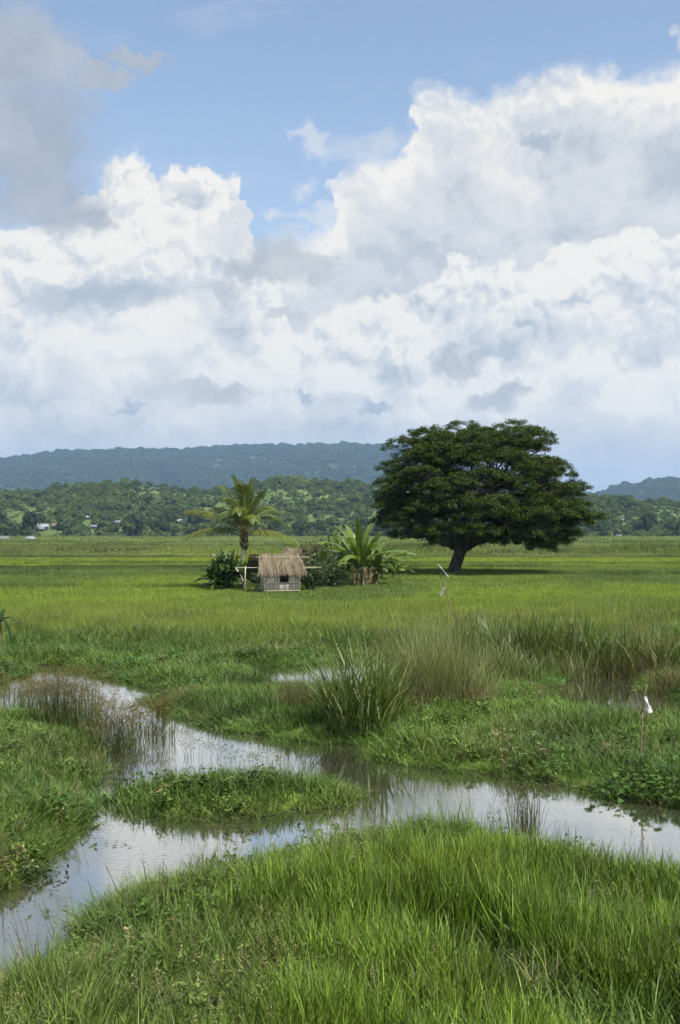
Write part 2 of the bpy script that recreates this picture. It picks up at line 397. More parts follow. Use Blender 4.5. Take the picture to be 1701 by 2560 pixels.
GREEN_RICE = (0.210, 0.280, 0.024); GREEN_MID = (0.170, 0.238, 0.038); GREEN_COOL = (0.088, 0.140, 0.038)
GREEN_STRAW = (0.220, 0.270, 0.050); GREEN_OLIVE = (0.155, 0.180, 0.056); GREEN_MEADOW = (0.175, 0.225, 0.064)

def axis(lo, hi, fine_lo, fine_hi, step, growth):
    a = list(np.arange(fine_lo, fine_hi + step * .5, step)); s = step; v = a[-1]
    while v < hi: s *= growth; v += s; a.append(min(v, hi))
    s = step; v = a[0]; b = []
    while v > lo: s *= growth; v -= s; b.append(max(v, lo))
    return np.array(b[::-1] + a)
def grid_mesh(xs, ys, zf):
    X, Y = np.meshgrid(xs, ys); x, y = X.ravel(), Y.ravel(); z = zf(x, y)
    nx, ny = len(xs), len(ys); i = np.arange(nx * ny).reshape(ny, nx)
    F = np.stack([i[:-1, :-1], i[:-1, 1:], i[1:, 1:], i[1:, :-1]], -1).reshape(-1, 4)
    return np.stack([x, y, z], 1), F
def build_ground():
    xs = axis(-6500, 6500, -14, 14, 0.22, 1.12); ys = axis(-1500, 7500, 7, 44, 0.22, 1.05)
    V, F = grid_mesh(xs, ys, ground_z)
    m, nt, out = mat('ground_soil_and_turf')
    vc = attr(nt, 'veg', vec=True); wet = attr(nt, 'wet')
    g = node(nt, 'ShaderNodeNewGeometry'); pos = S(nt, g.outputs['Position'])
    n = noise(nt, pos, 2.2, 6, 0.65, '3D'); n2 = noise(nt, pos, 0.25, 5, 0.6, '3D')
    c = mixc(nt, n2.smooth(0.35, 0.7) * 0.35, vc, (0.13, 0.15, 0.05))
    c = mixc(nt, 1.0, c, comb(nt, *[n * 0.9 + 0.45] * 3), 'MULTIPLY')
    c = mixc(nt, wet, c, mixc(nt, n.smooth(0.35, 0.65), (0.028, 0.024, 0.014), (0.065, 0.055, 0.03)))
    p = node(nt, 'ShaderNodeBsdfPrincipled'); setin(nt, p, Base_Color=c, Roughness=0.9); p.inputs['Specular IOR Level'].default_value = 0.15
    b = node(nt, 'ShaderNodeBump'); b.inputs['Strength'].default_value = 0.6; b.inputs['Distance'].default_value = 0.12; nt.links.new(n.s, b.inputs['Height']); nt.links.new(b.outputs[0], p.inputs['Normal'])
    nt.links.new(p.outputs[0], out.inputs[0])
    L = land(V[:, 0], V[:, 1])
    me = raw_mesh('ground', V, F, [m], True, {'veg': veg_col(V[:, 0], V[:, 1]), 'wet': 1 - sstep(0.0, 0.25, L)})
    tag(obj('ground', me), 'flat green wetland ground running back to the hills', 'ground', kind='structure')
    # water sheet just above the dips in the ground
    m, nt, out = mat('pond_water')
    g = node(nt, 'ShaderNodeNewGeometry'); pos = S(nt, g.outputs['Position'])
    mp = node(nt, 'ShaderNodeMapping'); nt.links.new(pos.s, mp.inputs[0]); mp.inputs['Scale'].default_value = (1.0, 2.2, 1.0)
    rp = noise(nt, S(nt, mp.outputs[0]), 5.0, 4, 0.55, '3D')
    calm = noise(nt, pos, 0.7, 3, 0.5, '3D').smooth(0.42, 0.66)
    b = node(nt, 'ShaderNodeBump'); b.inputs['Distance'].default_value = 0.010; nt.links.new((calm * 0.16 + 0.05).s, b.inputs['Strength']); nt.links.new(rp.s, b.inputs['Height'])
    p = node(nt, 'ShaderNodeBsdfDiffuse'); setin(nt, p, Color=mixc(nt, noise(nt, pos, 0.9, 4, 0.6, '3D'), (0.036, 0.040, 0.024), (0.075, 0.072, 0.048)))
    lw = node(nt, 'ShaderNodeLayerWeight'); lw.inputs['Blend'].default_value = 0.5; nt.links.new(b.outputs[0], lw.inputs['Normal'])
    gl = node(nt, 'ShaderNodeBsdfGlossy'); gl.inputs['Roughness'].default_value = 0.03; gl.inputs['Color'].default_value = (0.97, 0.98, 0.97, 1); nt.links.new(b.outputs[0], gl.inputs['Normal'])
    mx = node(nt, 'ShaderNodeMixShader'); nt.links.new(S(nt, lw.outputs['Facing']).smooth(0.25, 0.98, 0.06, 0.88).s, mx.inputs[0])
    nt.links.new(p.outputs[0], mx.inputs[1]); nt.links.new(gl.outputs[0], mx.inputs[2]); nt.links.new(mx.outputs[0], out.inputs[0])
    V, F = grid_mesh(np.linspace(-40, 40, 21), np.linspace(4, 47, 12), lambda x, y: x * 0)
    tag(obj('water', raw_mesh('water', V, F, [m])), 'still murky pond water reflecting the clouds', 'water', kind='structure')
build_ground()

# ------------------------------------------------------------------ hills
def skyline(pts, d, drop=0.0):
    p = np.array(pts, float); X = (p[:, 0] - 850.5) / FPX * d; Z = (HORIZON - p[:, 1] - drop) / FPX * d + CAM_H
    return lambda x: np.interp(x, X, Z)
NEAR_D, FAR_D, PEAK_D = 1000.0, 4600.0, 3600.0
sk_near = skyline([(-1600, 1200), (-900, 1230), (-400, 1200), (-150, 1208), (0, 1222), (60, 1230), (130, 1230), (200, 1220), (260, 1209), (320, 1202), (380, 1206), (440, 1216), (520, 1224), (600, 1222), (650, 1205), (690, 1197), (760, 1204), (850, 1212), (930, 1214), (1000, 1216), (1250, 1226), (1450, 1240), (1530, 1243), (1600, 1250), (1701, 1257), (1900, 1240), (2300, 1225), (2800, 1250)], NEAR_D, 11)
sk_far = skyline([(-2600, 1180), (-1500, 1140), (-700, 1165), (-200, 1158), (0, 1152), (60, 1146), (130, 1139), (200, 1134), (300, 1132), (400, 1129), (500, 1126), (600, 1119), (650, 1115), (720, 1116), (800, 1117), (900, 1116), (960, 1114), (1000, 1120), (1060, 1139), (1150, 1165), (1300, 1205), (1450, 1245), (1600, 1275), (2200, 1300)], FAR_D, 7)
sk_peak = skyline([(1200, 1320), (1400, 1262), (1480, 1240), (1520, 1228), (1560, 1217), (1600, 1217), (1640, 1204), (1660, 1201), (1701, 1212), (1800, 1200), (2000, 1230), (2300, 1215), (3000, 1290)], PEAK_D, 6)
def hill_z(sk, y0, yc, y1, rough, seed, fs):
    def f(x, y):
        s = np.where(y <= yc, sstep(y0, yc, y) * 0.72 + 0.28 * np.clip((y - y0) / (yc - y0), 0, 1), 1 - sstep(yc, y1, y))
        n = fbm(x * fs, y * fs, seed, 4)
        k = np.clip((y - y0) / (yc - y0), 0, 1)
        return sk(x) * s * (1 + (n - 0.5) * rough * (1 - k) * np.minimum(1, k * 4) * np.where(y <= yc, 1, 0)) - 0.5 * (s <= 0)
    return f
near_z = hill_z(sk_near, 610, NEAR_D, 1500, 1.1, 51, 0.010)
far_z = hill_z(sk_far, 2500, FAR_D, 6200, 0.9, 61, 0.0022)
peak_z = hill_z(sk_peak, 2300, PEAK_D, 4700, 0.8, 71, 0.003)
def hill_mat(name, c0, c1, c2, sc):
    m, nt, out = mat(name)
    g = node(nt, 'ShaderNodeNewGeometry'); pos = S(nt, g.outputs['Position'])
    n = noise(nt, pos, sc, 6, 0.62, '3D'); n2 = noise(nt, pos, sc * 0.22, 5, 0.6, '3D')
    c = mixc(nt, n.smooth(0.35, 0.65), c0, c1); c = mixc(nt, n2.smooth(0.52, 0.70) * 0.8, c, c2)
    p = node(nt, 'ShaderNodeBsdfPrincipled'); setin(nt, p, Base_Color=c, Roughness=0.95); p.inputs['Specular IOR Level'].default_value = 0.05
    b = node(nt, 'ShaderNodeBump'); b.inputs['Strength'].default_value = 1.0; b.inputs['Distance'].default_value = 3.0; nt.links.new(n.s, b.inputs['Height']); nt.links.new(b.outputs[0], p.inputs['Normal'])
    nt.links.new(p.outputs[0], out.inputs[0]); return m
def hill(name, xs, ys, zf, m, label):
    V, F = grid_mesh(xs, ys, zf); tag(obj(name, raw_mesh(name, V, F, [m], True)), label, 'hills', kind='structure')
hill('near_hills', np.linspace(-900, 900, 181), np.concatenate([np.linspace(600, 1010, 60), np.linspace(1030, 1500, 14)]), near_z,
     hill_mat('hill_scrub', (0.075, 0.115, 0.036), (0.110, 0.160, 0.048), (0.140, 0.190, 0.058), 0.05), 'low green scrub covered hills behind the fields')
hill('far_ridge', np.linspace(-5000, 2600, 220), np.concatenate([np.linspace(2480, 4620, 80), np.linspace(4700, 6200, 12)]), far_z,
     hill_mat('ridge_forest', (0.036, 0.060, 0.026), (0.058, 0.086, 0.034), (0.088, 0.106, 0.046), 0.008), 'long hazy blue forested ridge on the skyline')  # last colour: pale patches painted in as sunlight between cloud shadows
hill('far_peak', np.linspace(300, 3400, 120), np.concatenate([np.linspace(2280, 3620, 60), np.linspace(3660, 4700, 10)]), peak_z,
     hill_mat('peak_forest', (0.045, 0.070, 0.026), (0.075, 0.105, 0.036), (0.120, 0.140, 0.055), 0.01), 'small blue rounded peak at the right edge')

# ------------------------------------------------------------------ vegetation building blocks
def reseed(n):
    global rng
    rng = np.random.default_rng(n)
def blades(n, L, w, lean, curl, radius, segs=4, squash=1.0, root=None, az=None):
    """grass blades: bent tapering strips. L, w, lean, curl are (low, high)"""
    U = lambda a: rng.uniform(a[0], a[1], n)
    ln, wd, th0, cu = U(L), U(w), U(lean), U(curl)
    ph = rng.uniform(0, 2 * np.pi, n) if az is None else az
    r = radius * np.sqrt(rng.random(n)); pa = rng.uniform(0, 2 * np.pi, n)
    P = np.stack([r * np.cos(pa), r * np.sin(pa) * squash, np.zeros(n)], 1) if root is None else np.array(root, float)
    tw = ph + np.pi / 2 + rng.normal(0, 0.6, n); W = np.stack([np.cos(tw), np.sin(tw), np.zeros(n)], 1)
    V = []; A = []
    for k in range(segs + 1):
        t = k / segs; ww = wd * (0.55 + 0.9 * t if t < 0.5 else 1.0) * max(0.04, 1 - t ** 2.6) * 0.5
        V += [P - W * ww[:, None], P + W * ww[:, None]]; A.append(t)
        th = th0 + cu * (t + 0.5 / segs) ** 1.6; st = ln / segs
        P = P + np.stack([np.sin(th) * np.cos(ph) * st, np.sin(th) * np.sin(ph) * st, np.cos(th) * st], 1)
    V = np.stack(V, 1); m = 2 * (segs + 1); base = (np.arange(n) * m)[:, None]
    F = np.concatenate([base + np.array([2 * k, 2 * k + 1, 2 * k + 3, 2 * k + 2]) for k in range(segs)])
    tip = np.tile(np.repeat(A, 2), n); rn = np.repeat(rng.random(n), m)
    return V.reshape(-1, 3), F, tip, rn
def leaf_quads(P, length, width, nrm=None, jitter=0.8, droop=0.0):
    """loose leaves: one folded diamond each"""
    n = len(P); d = rng.normal(size=(n, 3)); d[:, 2] -= droop
    N = (np.zeros((n, 3)) + (0, 0, 1)) if nrm is None else np.asarray(nrm, float)
    N = N + rng.normal(size=(n, 3)) * jitter; N /= np.linalg.norm(N, axis=1)[:, None] + 1e-9
    d -= N * (d * N).sum(1)[:, None]; d /= np.linalg.norm(d, axis=1)[:, None] + 1e-9
    s = np.cross(N, d); l = (length * rng.uniform(0.65, 1.25, n))[:, None]; w = (width * rng.uniform(0.7, 1.2, n))[:, None]
    V = np.stack([P - d * l * .5, P + s * w * .5 + N * w * .12, P + d * l * .5, P - s * w * .5 + N * w * .12], 1).reshape(-1, 3)
    F = np.arange(4 * n).reshape(n, 4); return V, F, np.repeat(rng.random(n), 4)
class LB(MB):
    def blades(s, *a, **k):
        V, F, tip, rn = blades(*a, **k); s.add(V, F, a=rn)
    def leaves(s, P, *a, **k):
        V, F, rn = leaf_quads(np.asarray(P, float), *a, **k); s.add(V, F, a=rn)
def inst_mat(name, trans, rough, straw, spec=0.3, var=0.7):
    """plants scattered by the thousand: colour comes with each tuft, blades vary round it"""
    m, nt, out = mat(name)
    t = attr(nt, 'tint', 'INSTANCER', True); r = attr(nt, 'rnd')
    c = mixc(nt, 1.0, t, comb(nt, *[r * var + (1 - var * 0.5)] * 3), 'MULTIPLY')
    if straw: c = mixc(nt, (r - 0.72).max(0.0) * straw, c, (0.26, 0.24, 0.10))
    leafy(nt, out, c, trans, rough, spec); return m
M_GRASS = inst_mat('grass_blades', 0.28, 0.5, 0.7, 0.28, 1.2)
M_FARGRASS = inst_mat('far_grass_blades', 0.30, 0.5, 0.5, 0.25, 0.45)
M_FOREST = inst_mat('hill_tree_leaves', 0.32, 0.9, 0.0, 0.02, 0.3)
def own_mat(name, c0, c1, trans=0.3, rough=0.5, spec=0.3, c2=None, sc=3.0):
    m, nt, out = mat(name); r = attr(nt, 'rnd')
    c = mixc(nt, r, c0, c1)
    if c2: c = mixc(nt, (r * 7.31)._m('FRACT').smooth(0.70, 0.95), c, c2)
    leafy(nt, out, c, trans, rough, spec); return m
def euler_scatter(name, protos, P, rz, scale, tint, idx=None, label=None, cat=None, tilt=0.06):
    n = len(P); pc = bpy.data.collections.new(name + '_kinds')
    for k, me in enumerate(protos): pc.objects.link(bpy.data.objects.new('%s_kind_%02d' % (name, k), me))
    me = bpy.data.meshes.new(name); me.vertices.add(n); me.vertices.foreach_set('co', np.asarray(P, np.float32).ravel())
    rot = np.stack([rng.normal(0, tilt, n), rng.normal(0, tilt, n), rz], 1)
    sc = np.asarray(scale, np.float32); sc = np.repeat(sc[:, None], 3, 1) if sc.ndim == 1 else sc
    for k, a in (('rot', rot), ('scl', sc), ('tint', tint)):
        x = me.attributes.new(k, 'FLOAT_VECTOR', 'POINT'); x.data.foreach_set('vector', np.asarray(a, np.float32).ravel())
    x = me.attributes.new('idx', 'INT', 'POINT'); x.data.foreach_set('value', (rng.integers(0, len(protos), n) if idx is None else idx).astype(np.int32))
    o = obj(name, me); tag(o, label, cat, kind='stuff')
    g = bpy.data.node_groups.new(name, 'GeometryNodeTree')
    g.interface.new_socket('Geometry', in_out='INPUT', socket_type='NodeSocketGeometry'); g.interface.new_socket('Geometry', in_out='OUTPUT', socket_type='NodeSocketGeometry')
    gi, go = g.nodes.new('NodeGroupInput'), g.nodes.new('NodeGroupOutput'); ip = g.nodes.new('GeometryNodeInstanceOnPoints')
    ci = g.nodes.new('GeometryNodeCollectionInfo'); ci.inputs['Collection'].default_value = pc; ci.inputs['Separate Children'].default_value = True; ci.inputs['Reset Children'].default_value = True
    def na(nm, ty): q = g.nodes.new('GeometryNodeInputNamedAttribute'); q.data_type = ty; q.inputs['Name'].default_value = nm; return q.outputs[0]
    er = g.nodes.new('FunctionNodeEulerToRotation')
    g.links.new(na('rot', 'FLOAT_VECTOR'), er.inputs[0]); ip.inputs['Pick Instance'].default_value = True
    g.links.new(gi.outputs[0], ip.inputs['Points']); g.links.new(ci.outputs[0], ip.inputs['Instance']); g.links.new(na('idx', 'INT'), ip.inputs['Instance Index'])
    g.links.new(er.outputs[0], ip.inputs['Rotation']); g.links.new(na('scl', 'FLOAT_VECTOR'), ip.inputs['Scale']); g.links.new(ip.outputs[0], go.inputs[0])
    md = o.modifiers.new('scatter', 'NODES'); md.node_group = g
    return o
def frustum(d0, d1, dens, mx=1.18, pad=1.6, dens1=None):
    """random ground points in the widened field of view"""
    hw = lambda d: 0.30 * d * mx + pad
    area = hw((d0 + d1) / 2) * 2 * (d1 - d0); n = int(area * dens)
    d = rng.uniform(d0, d1, n * 2); keep = rng.random(n * 2) < hw(d) / hw(d1); d = d[keep]
    if dens1 is not None: d = d[rng.random(len(d)) < (1 + (dens1 / dens - 1) * (d - d0) / (d1 - d0))]
    x = rng.uniform(-1, 1, len(d)) * hw(d); return x, d

# ------------------------------------------------------------------ prototypes of tufts
def proto(name, m, *parts):
    b = LB()
    for p in parts: b.blades(*p[0], **p[1])
    return b.mesh(name, m)
RICE = [proto('rice_tuft', M_GRASS, ((22, (.34, .70), (.009, .017), (.02, .26), (.05, 1.0), .11, 5), {})) for _ in range(5)]
WEED = [proto('weed_tuft', M_GRASS, ((28, (.13, .38), (.007, .014), (.05, .85), (.1, 1.4), .14, 4), {})) for _ in range(5)]
MAT_ = [proto('creeping_tuft', M_GRASS, ((30, (.07, .20), (.009, .018), (.3, 1.2), (.0, .9), .20, 3), {})) for _ in range(4)]
LONG = [proto('long_tuft', M_GRASS, ((24, (.45, .80), (.006, .010), (.03, .40), (.1, 1.0), .15, 4), {})) for _ in range(4)]
PATCH = [proto('field_patch', M_FARGRASS, ((230, (.26, .50), (.012, .020), (.02, .45), (.0, .8), .75, 2), {})) for _ in range(4)]
FARP = [proto('far_patch', M_FARGRASS, ((260, (.20, .42), (.05, .09), (.02, .6), (.0, .6), 2.6, 2), {})) for _ in range(4)]

RICE_ZONE = world_poly([(560, 2230), (640, 2165), (760, 2120), (890, 2085), (1000, 2060), (1120, 2050), (1250, 2060), (1420, 2075), (1750, 2080), (2300, 2900), (300, 2900), (640, 2420), (560, 2290)])
def leafy_weed(n, h, leaf, head=False):
    b = LB()
    for i in range(n):
        e = np.array([rng.normal(0, .10), rng.normal(0, .10), h * rng.uniform(.6, 1.1)]); s = np.array([e[0] * .3, e[1] * .3, 0]); c = bez(s, (s + e) / 2 + (0, 0, .03), e, 5)
        b.tube(c, .0025, 3, a=.3, cap=False)
        if head: b.leaves(e + rng.normal(size=(16, 3)) * (.012, .012, .05), .022, .008, jitter=1.0)
        else: b.leaves(np.repeat(c[1:], 4, 0) + rng.normal(size=(16, 3)) * .028, leaf, leaf * .42, jitter=.6)
    return b.mesh('leafy_weed', M_GRASS)
HERB = [leafy_weed(6, .30, .075) for _ in range(3)]; HEAD = [leafy_weed(5, .62, .0, True) for _ in range(2)]
def near_grass():
    # standing rice at the front
    x, y = frustum(6.8, 15.5, 78, pad=2.5); P = np.stack([x, y], 1); L = land(x, y)
    zone = sdist(P, RICE_ZONE) + (fbm(x * 1.1, y * 1.1, 81, 3) - 0.5) * 1.3
    hole = fbm(x * 0.8 + 3, y * 0.8, 83, 3)
    k = (zone > 0) & (L > 0.1) & (hole > 0.30); x, y, L = x[k], y[k], L[k]; P3 = np.stack([x, y, ground_z(x, y, L)], 1)
    n1 = fbm(x * 0.7, y * 0.7, 85, 4); tint = np.array([0.185, 0.265, 0.024]) * (1 - n1[:, None]) + np.array([0.105, 0.195, 0.028]) * n1[:, None]
    tint *= (rng.uniform(0.55, 1.25, len(x)) * (0.6 + 0.8 * fbm(x * 1.6, y * 1.6, 86, 2)))[:, None]
    h = (0.45 + 1.0 * fbm(x * 0.75, y * 0.75, 87, 3)) * rng.uniform(0.75, 1.1, len(x)) * (0.5 + 0.5 * sstep(0.1, 1.2, L)); w = rng.uniform(0.9, 1.2, len(x))
    euler_scatter('rice_grass', RICE, P3, rng.uniform(0, 6.28, len(x)), np.stack([w, w, h], 1), tint, label='bright green standing rice blades filling the front right', cat='grass')
    # mixed weeds on the front bank, thinning into the rice
    x, y = frustum(6.8, 15.5, 125, pad=2.5); P = np.stack([x, y], 1); L = land(x, y)
    zone = sdist(P, RICE_ZONE) + (fbm(x * 1.1, y * 1.1, 81, 3) - 0.5) * 1.3
    front = (y < 13.3) | (x < -1) | (L > -9)
    k = (L > -0.12) & ((zone < 0.2) | (rng.random(len(x)) < 0.25)) & front; x, y, L = x[k], y[k], L[k]; P3 = np.stack([x, y, ground_z(x, y, L)], 1)
    n1 = fbm(x * 0.9, y * 0.9, 89, 4)[:, None]; n2 = fbm(x * 0.6 + 9, y * 0.6, 90, 3)[:, None]
    tint = np.array([0.080, 0.160, 0.030]) * (1 - n1) + np.array([0.160, 0.235, 0.034]) * n1
    tint = tint * (1 - sstep(.5, .75, n2)) + np.array([0.135, 0.200, 0.038]) * sstep(.5, .75, n2)
    tint = tint * (rng.uniform(0.6, 1.2, len(x)) * (0.6 + 0.8 * fbm(x * 1.5, y * 1.5, 92, 2)))[:, None]
    h = (0.45 + 1.25 * fbm(x * 0.9, y * 0.9, 91, 3)) * rng.uniform(0.7, 1.2, len(x)) * (0.55 + 0.45 * sstep(0, 0.7, L)); w = rng.uniform(0.9, 1.35, len(x))
    ty = np.where(rng.random(len(x)) < 0.12 + 0.3 * (n2[:, 0] > 0.55), len(WEED) + rng.integers(0, len(LONG), len(x)), rng.integers(0, len(WEED), len(x)))
    h = np.where(ty >= len(WEED), h * 0.62, h)
    nk = len(WEED) + len(LONG); q = rng.random(len(x)); hb = q < 0.04 * (0.3 + 1.6 * (fbm(x * 1.3, y * 1.3, 94, 2) > .5)); hd = (q > 0.985); ty = np.where(hb, nk + rng.integers(0, 3, len(x)), np.where(hd, nk + 3 + rng.integers(0, 2, len(x)), ty)); h = np.where(hb | hd, .75 + .35 * rng.random(len(x)), h)
    tint[hd] = (0.22, 0.20, 0.09); dry = rng.random(len(x)) < 0.04; tint[dry] = (0.26, 0.23, 0.10)
    euler_scatter('bank_weeds', WEED + LONG + HERB + HEAD, P3, rng.uniform(0, 6.28, len(x)), np.stack([w, w, h], 1), tint, ty, label='mixed green weeds and grass on the front bank', cat='grass')
def mid_grass():
    x, y = frustum(13.0, 46, 44, dens1=30); L = land(x, y)
    short = sstep(0.45, 0.62, fbm(x * 0.35 + 5, y * 0.3, 93, 3)) * sstep(22, 27, y) * (1 - sstep(40, 43, y))
    k = (L > -0.16) & ((L > 0.0) | (rng.random(len(x)) < 0.75)) & ((y > 15.2) | (x < -2) | (y > 14)); x, y, L, short = x[k], y[k], L[k], short[k]
    P3 = np.stack([x, y, ground_z(x, y, L)], 1)
    n1 = fbm(x * 0.5, y * 0.5, 95, 4)[:, None]; n2 = fbm(x * 0.25 + 7, y * 0.25, 97, 3)[:, None]
    tint = np.array([0.068, 0.150, 0.030]) * (1 - n1) + np.array([0.145, 0.235, 0.036]) * n1
    tint = tint * (1 - 0.45 * sstep(.48, .7, n2)) + np.array([0.140, 0.165, 0.050]) * 0.45 * sstep(.48, .7, n2)
    dry = rng.random(len(x)) < 0.05; tint[dry] = (0.24, 0.21, 0.09)
    far = sstep(32, 45, y)[:, None]; tint = tint * (1 - far * 0.7) + veg_col(x, y) * far * 0.7
    tint = tint * (rng.uniform(0.62, 1.2, len(x)) * (0.62 + 0.76 * fbm(x * 1.1, y * 1.1, 96, 2)))[:, None]
    edge = 0.55 + 0.45 * sstep(0, 0.6, L)
    h = (0.45 + 1.2 * fbm(x * 0.6, y * 0.6, 99, 3)) * rng.uniform(0.7, 1.2, len(x)) * edge; w = rng.uniform(0.9, 1.4, len(x)) * (1 + 0.012 * (y - 13))
    ty = rng.integers(0, len(WEED), len(x)); cr = rng.random(len(x)) < short * 0.85; ty = np.where(cr, len(WEED) + rng.integers(0, len(MAT_), len(x)), ty)
    tall = (rng.random(len(x)) < 0.55 * sstep(36, 40, y)); ty = np.where(tall, len(WEED) + len(MAT_) + rng.integers(0, len(LONG), len(x)), ty); h = np.where(tall, h * 0.8, h)
    tint[cr] *= np.array([0.85, 0.95, 1.05])
    nk = len(WEED) + len(MAT_) + len(LONG); q = rng.random(len(x)); hb = q < 0.055 * (fbm(x * .5, y * .5, 98, 3) > .56); ty = np.where(hb, nk + rng.integers(0, 3, len(x)), ty); h = np.where(hb, .9, h)
    euler_scatter('marsh_grass', WEED + MAT_ + LONG + HERB, P3, rng.uniform(0, 6.28, len(x)), np.stack([w, w, h], 1), tint, ty, label='short green marsh grass on the banks and island', cat='grass')
def field_grass():
    x, y = frustum(40, 185, 3.3, pad=4, dens1=0.9)
    P3 = np.stack([x, y, ground_z(x, y)], 1); tint = veg_col(x, y) * rng.uniform(0.80, 1.18, len(x))[:, None]
    band = sstep(37, 40, y) * (1 - sstep(50, 56, y)); h = (0.8 + 0.4 * fbm(x * 0.3, y * 0.3, 101, 3)) * (1 - 0.30 * sstep(52, 58, y)) * (1 + 0.75 * band * fbm(x * .4, y * .4, 103, 3)) * rng.uniform(0.8, 1.15, len(x))
    h = h * (1 + 0.9 * bund(x, y)); w = rng.uniform(0.85, 1.25, len(x)) * (1 + 0.006 * (y - 43))
    euler_scatter('field_grass', PATCH, P3, rng.uniform(0, 6.28, len(x)), np.stack([w, w, h], 1), tint, label='even green field of young rice round the hut', cat='grass')
    x, y = frustum(165, 640, 0.17, pad=10, dens1=0.08)
    P3 = np.stack([x, y, ground_z(x, y)], 1); tint = veg_col(x, y) * rng.uniform(0.80, 1.18, len(x))[:, None]
    rough = sstep(153, 160, y) * (1 - sstep(240, 280, y))
    h = (0.7 + 0.5 * fbm(x * 0.05, y * 0.05, 105, 3)) * (1 + 1.3 * rough * sstep(.45, .7, fbm(x * .06, y * .05, 107, 3))) * rng.uniform(0.8, 1.2, len(x)) * (1 + 1.5 * bund(x, y)); w = rng.uniform(0.9, 1.4, len(x)) * (1 + 0.002 * (y - 128))
    euler_scatter('distant_field_grass', FARP, P3, rng.uniform(0, 6.28, len(x)), np.stack([w, w, h], 1), tint, label='distant pale green fields before the hills', cat='grass')
near_grass(); mid_grass(); field_grass()
def floating():
    x, y = frustum(8, 34, 26, pad=1.0); L = land(x, y); k = (L < -0.04) & (rng.random(len(x)) < np.exp(-(np.abs(L) - .05) / .16) * .7 + .012) & (fbm(x * 1.2, y * 1.2, 121, 3) > .40); x, y = x[k], y[k]
    b = LB(); m = 7; P = np.stack([rng.normal(0, .09, m), rng.normal(0, .09, m), np.abs(rng.normal(0, .006, m)) + .004], 1); b.leaves(P, .07, .030, jitter=.12); k1 = b.mesh('floating_leaves', M_GRASS)
    b = LB(); b.blades(4, (.10, .28), (.005, .009), (1.35, 1.52), (.0, .1), .08, 3); k2 = b.mesh('floating_straw', M_GRASS)
    t = np.where(rng.random(len(x))[:, None] < .6, np.array([[0.085, 0.13, 0.035]]), np.array([[0.20, 0.17, 0.08]])) * rng.uniform(.6, 1.2, len(x))[:, None]
    euler_scatter('floating_weed', [k1, k2], np.stack([x, y, np.full(len(x), .004)], 1), rng.uniform(0, 6.28, len(x)), rng.uniform(.6, 1.4, len(x)), t, label='scraps of leaf and straw floating along the water edges', cat='weed', tilt=.01)
floating()

# ------------------------------------------------------------------ woods on the hills
def crown_mesh(name, m, n, rx, rz, size, lumps=7, zc=0.0, seedm=1.0):
    b = LB(); C = rng.normal(size=(lumps, 3)); C /= np.linalg.norm(C, axis=1)[:, None]; C[:, 2] = np.abs(C[:, 2]) * 0.9 - 0.25
    k = rng.integers(0, lumps, n); d = rng.normal(size=(n, 3)); d /= np.linalg.norm(d, axis=1)[:, None]; d[:, 2] = np.where(d[:, 2] < -0.3, -d[:, 2], d[:, 2])
    rr = rng.uniform(0.38, 0.55, lumps)[k][:, None]
    P = (C[k] * 0.55 + d * rr) * np.array([rx, rx, rz]) + np.array([0, 0, zc])
    b.leaves(P, size, size * 0.75, nrm=d, jitter=0.45)
    return b.mesh(name, m)
FOREST = [crown_mesh('wood_crown', M_FOREST, 260, 0.60, 0.62, 0.22, 8, 0.42) for _ in range(6)]
BUMP = [crown_mesh('ridge_crown', M_FOREST, 90, 0.65, 0.55, 0.40, 6, 0.35) for _ in range(5)]
def find_d(px, py, lo=560, hi=990):
    """where the hillside is seen at a pixel"""
    for d in np.arange(lo, hi, 4.0):
        x = (px - 850.5) / FPX * d; z = max(float(near_z(np.array([x]), np.array([d]))[0]), 0.1)
        if HORIZON - (z - CAM_H) / d * FPX <= py: break
    return x, d, z
HOUSES = [(px, w, find_d(px, py)[1]) for px, py, w in ((108, 1326, 34), (143, 1325, 28), (217, 1300, 15), (302, 1316, 26), (447, 1309, 17), (500, 1309, 36), (1559, 1305, 13), (1489, 1320, 18), (1547, 1344, 14), (234, 1322, 16))]
def before_house(px, y):
    """small clearings in front of the hillside houses"""
    px, y = np.atleast_1d(px), np.atleast_1d(y); k = np.zeros(len(px), bool)
    for hx, hw, hd in HOUSES: k |= (np.abs(px - hx) < hw * 0.48 + 1.5) & (y < hd + 3) & (y > hd - 70)
    return k
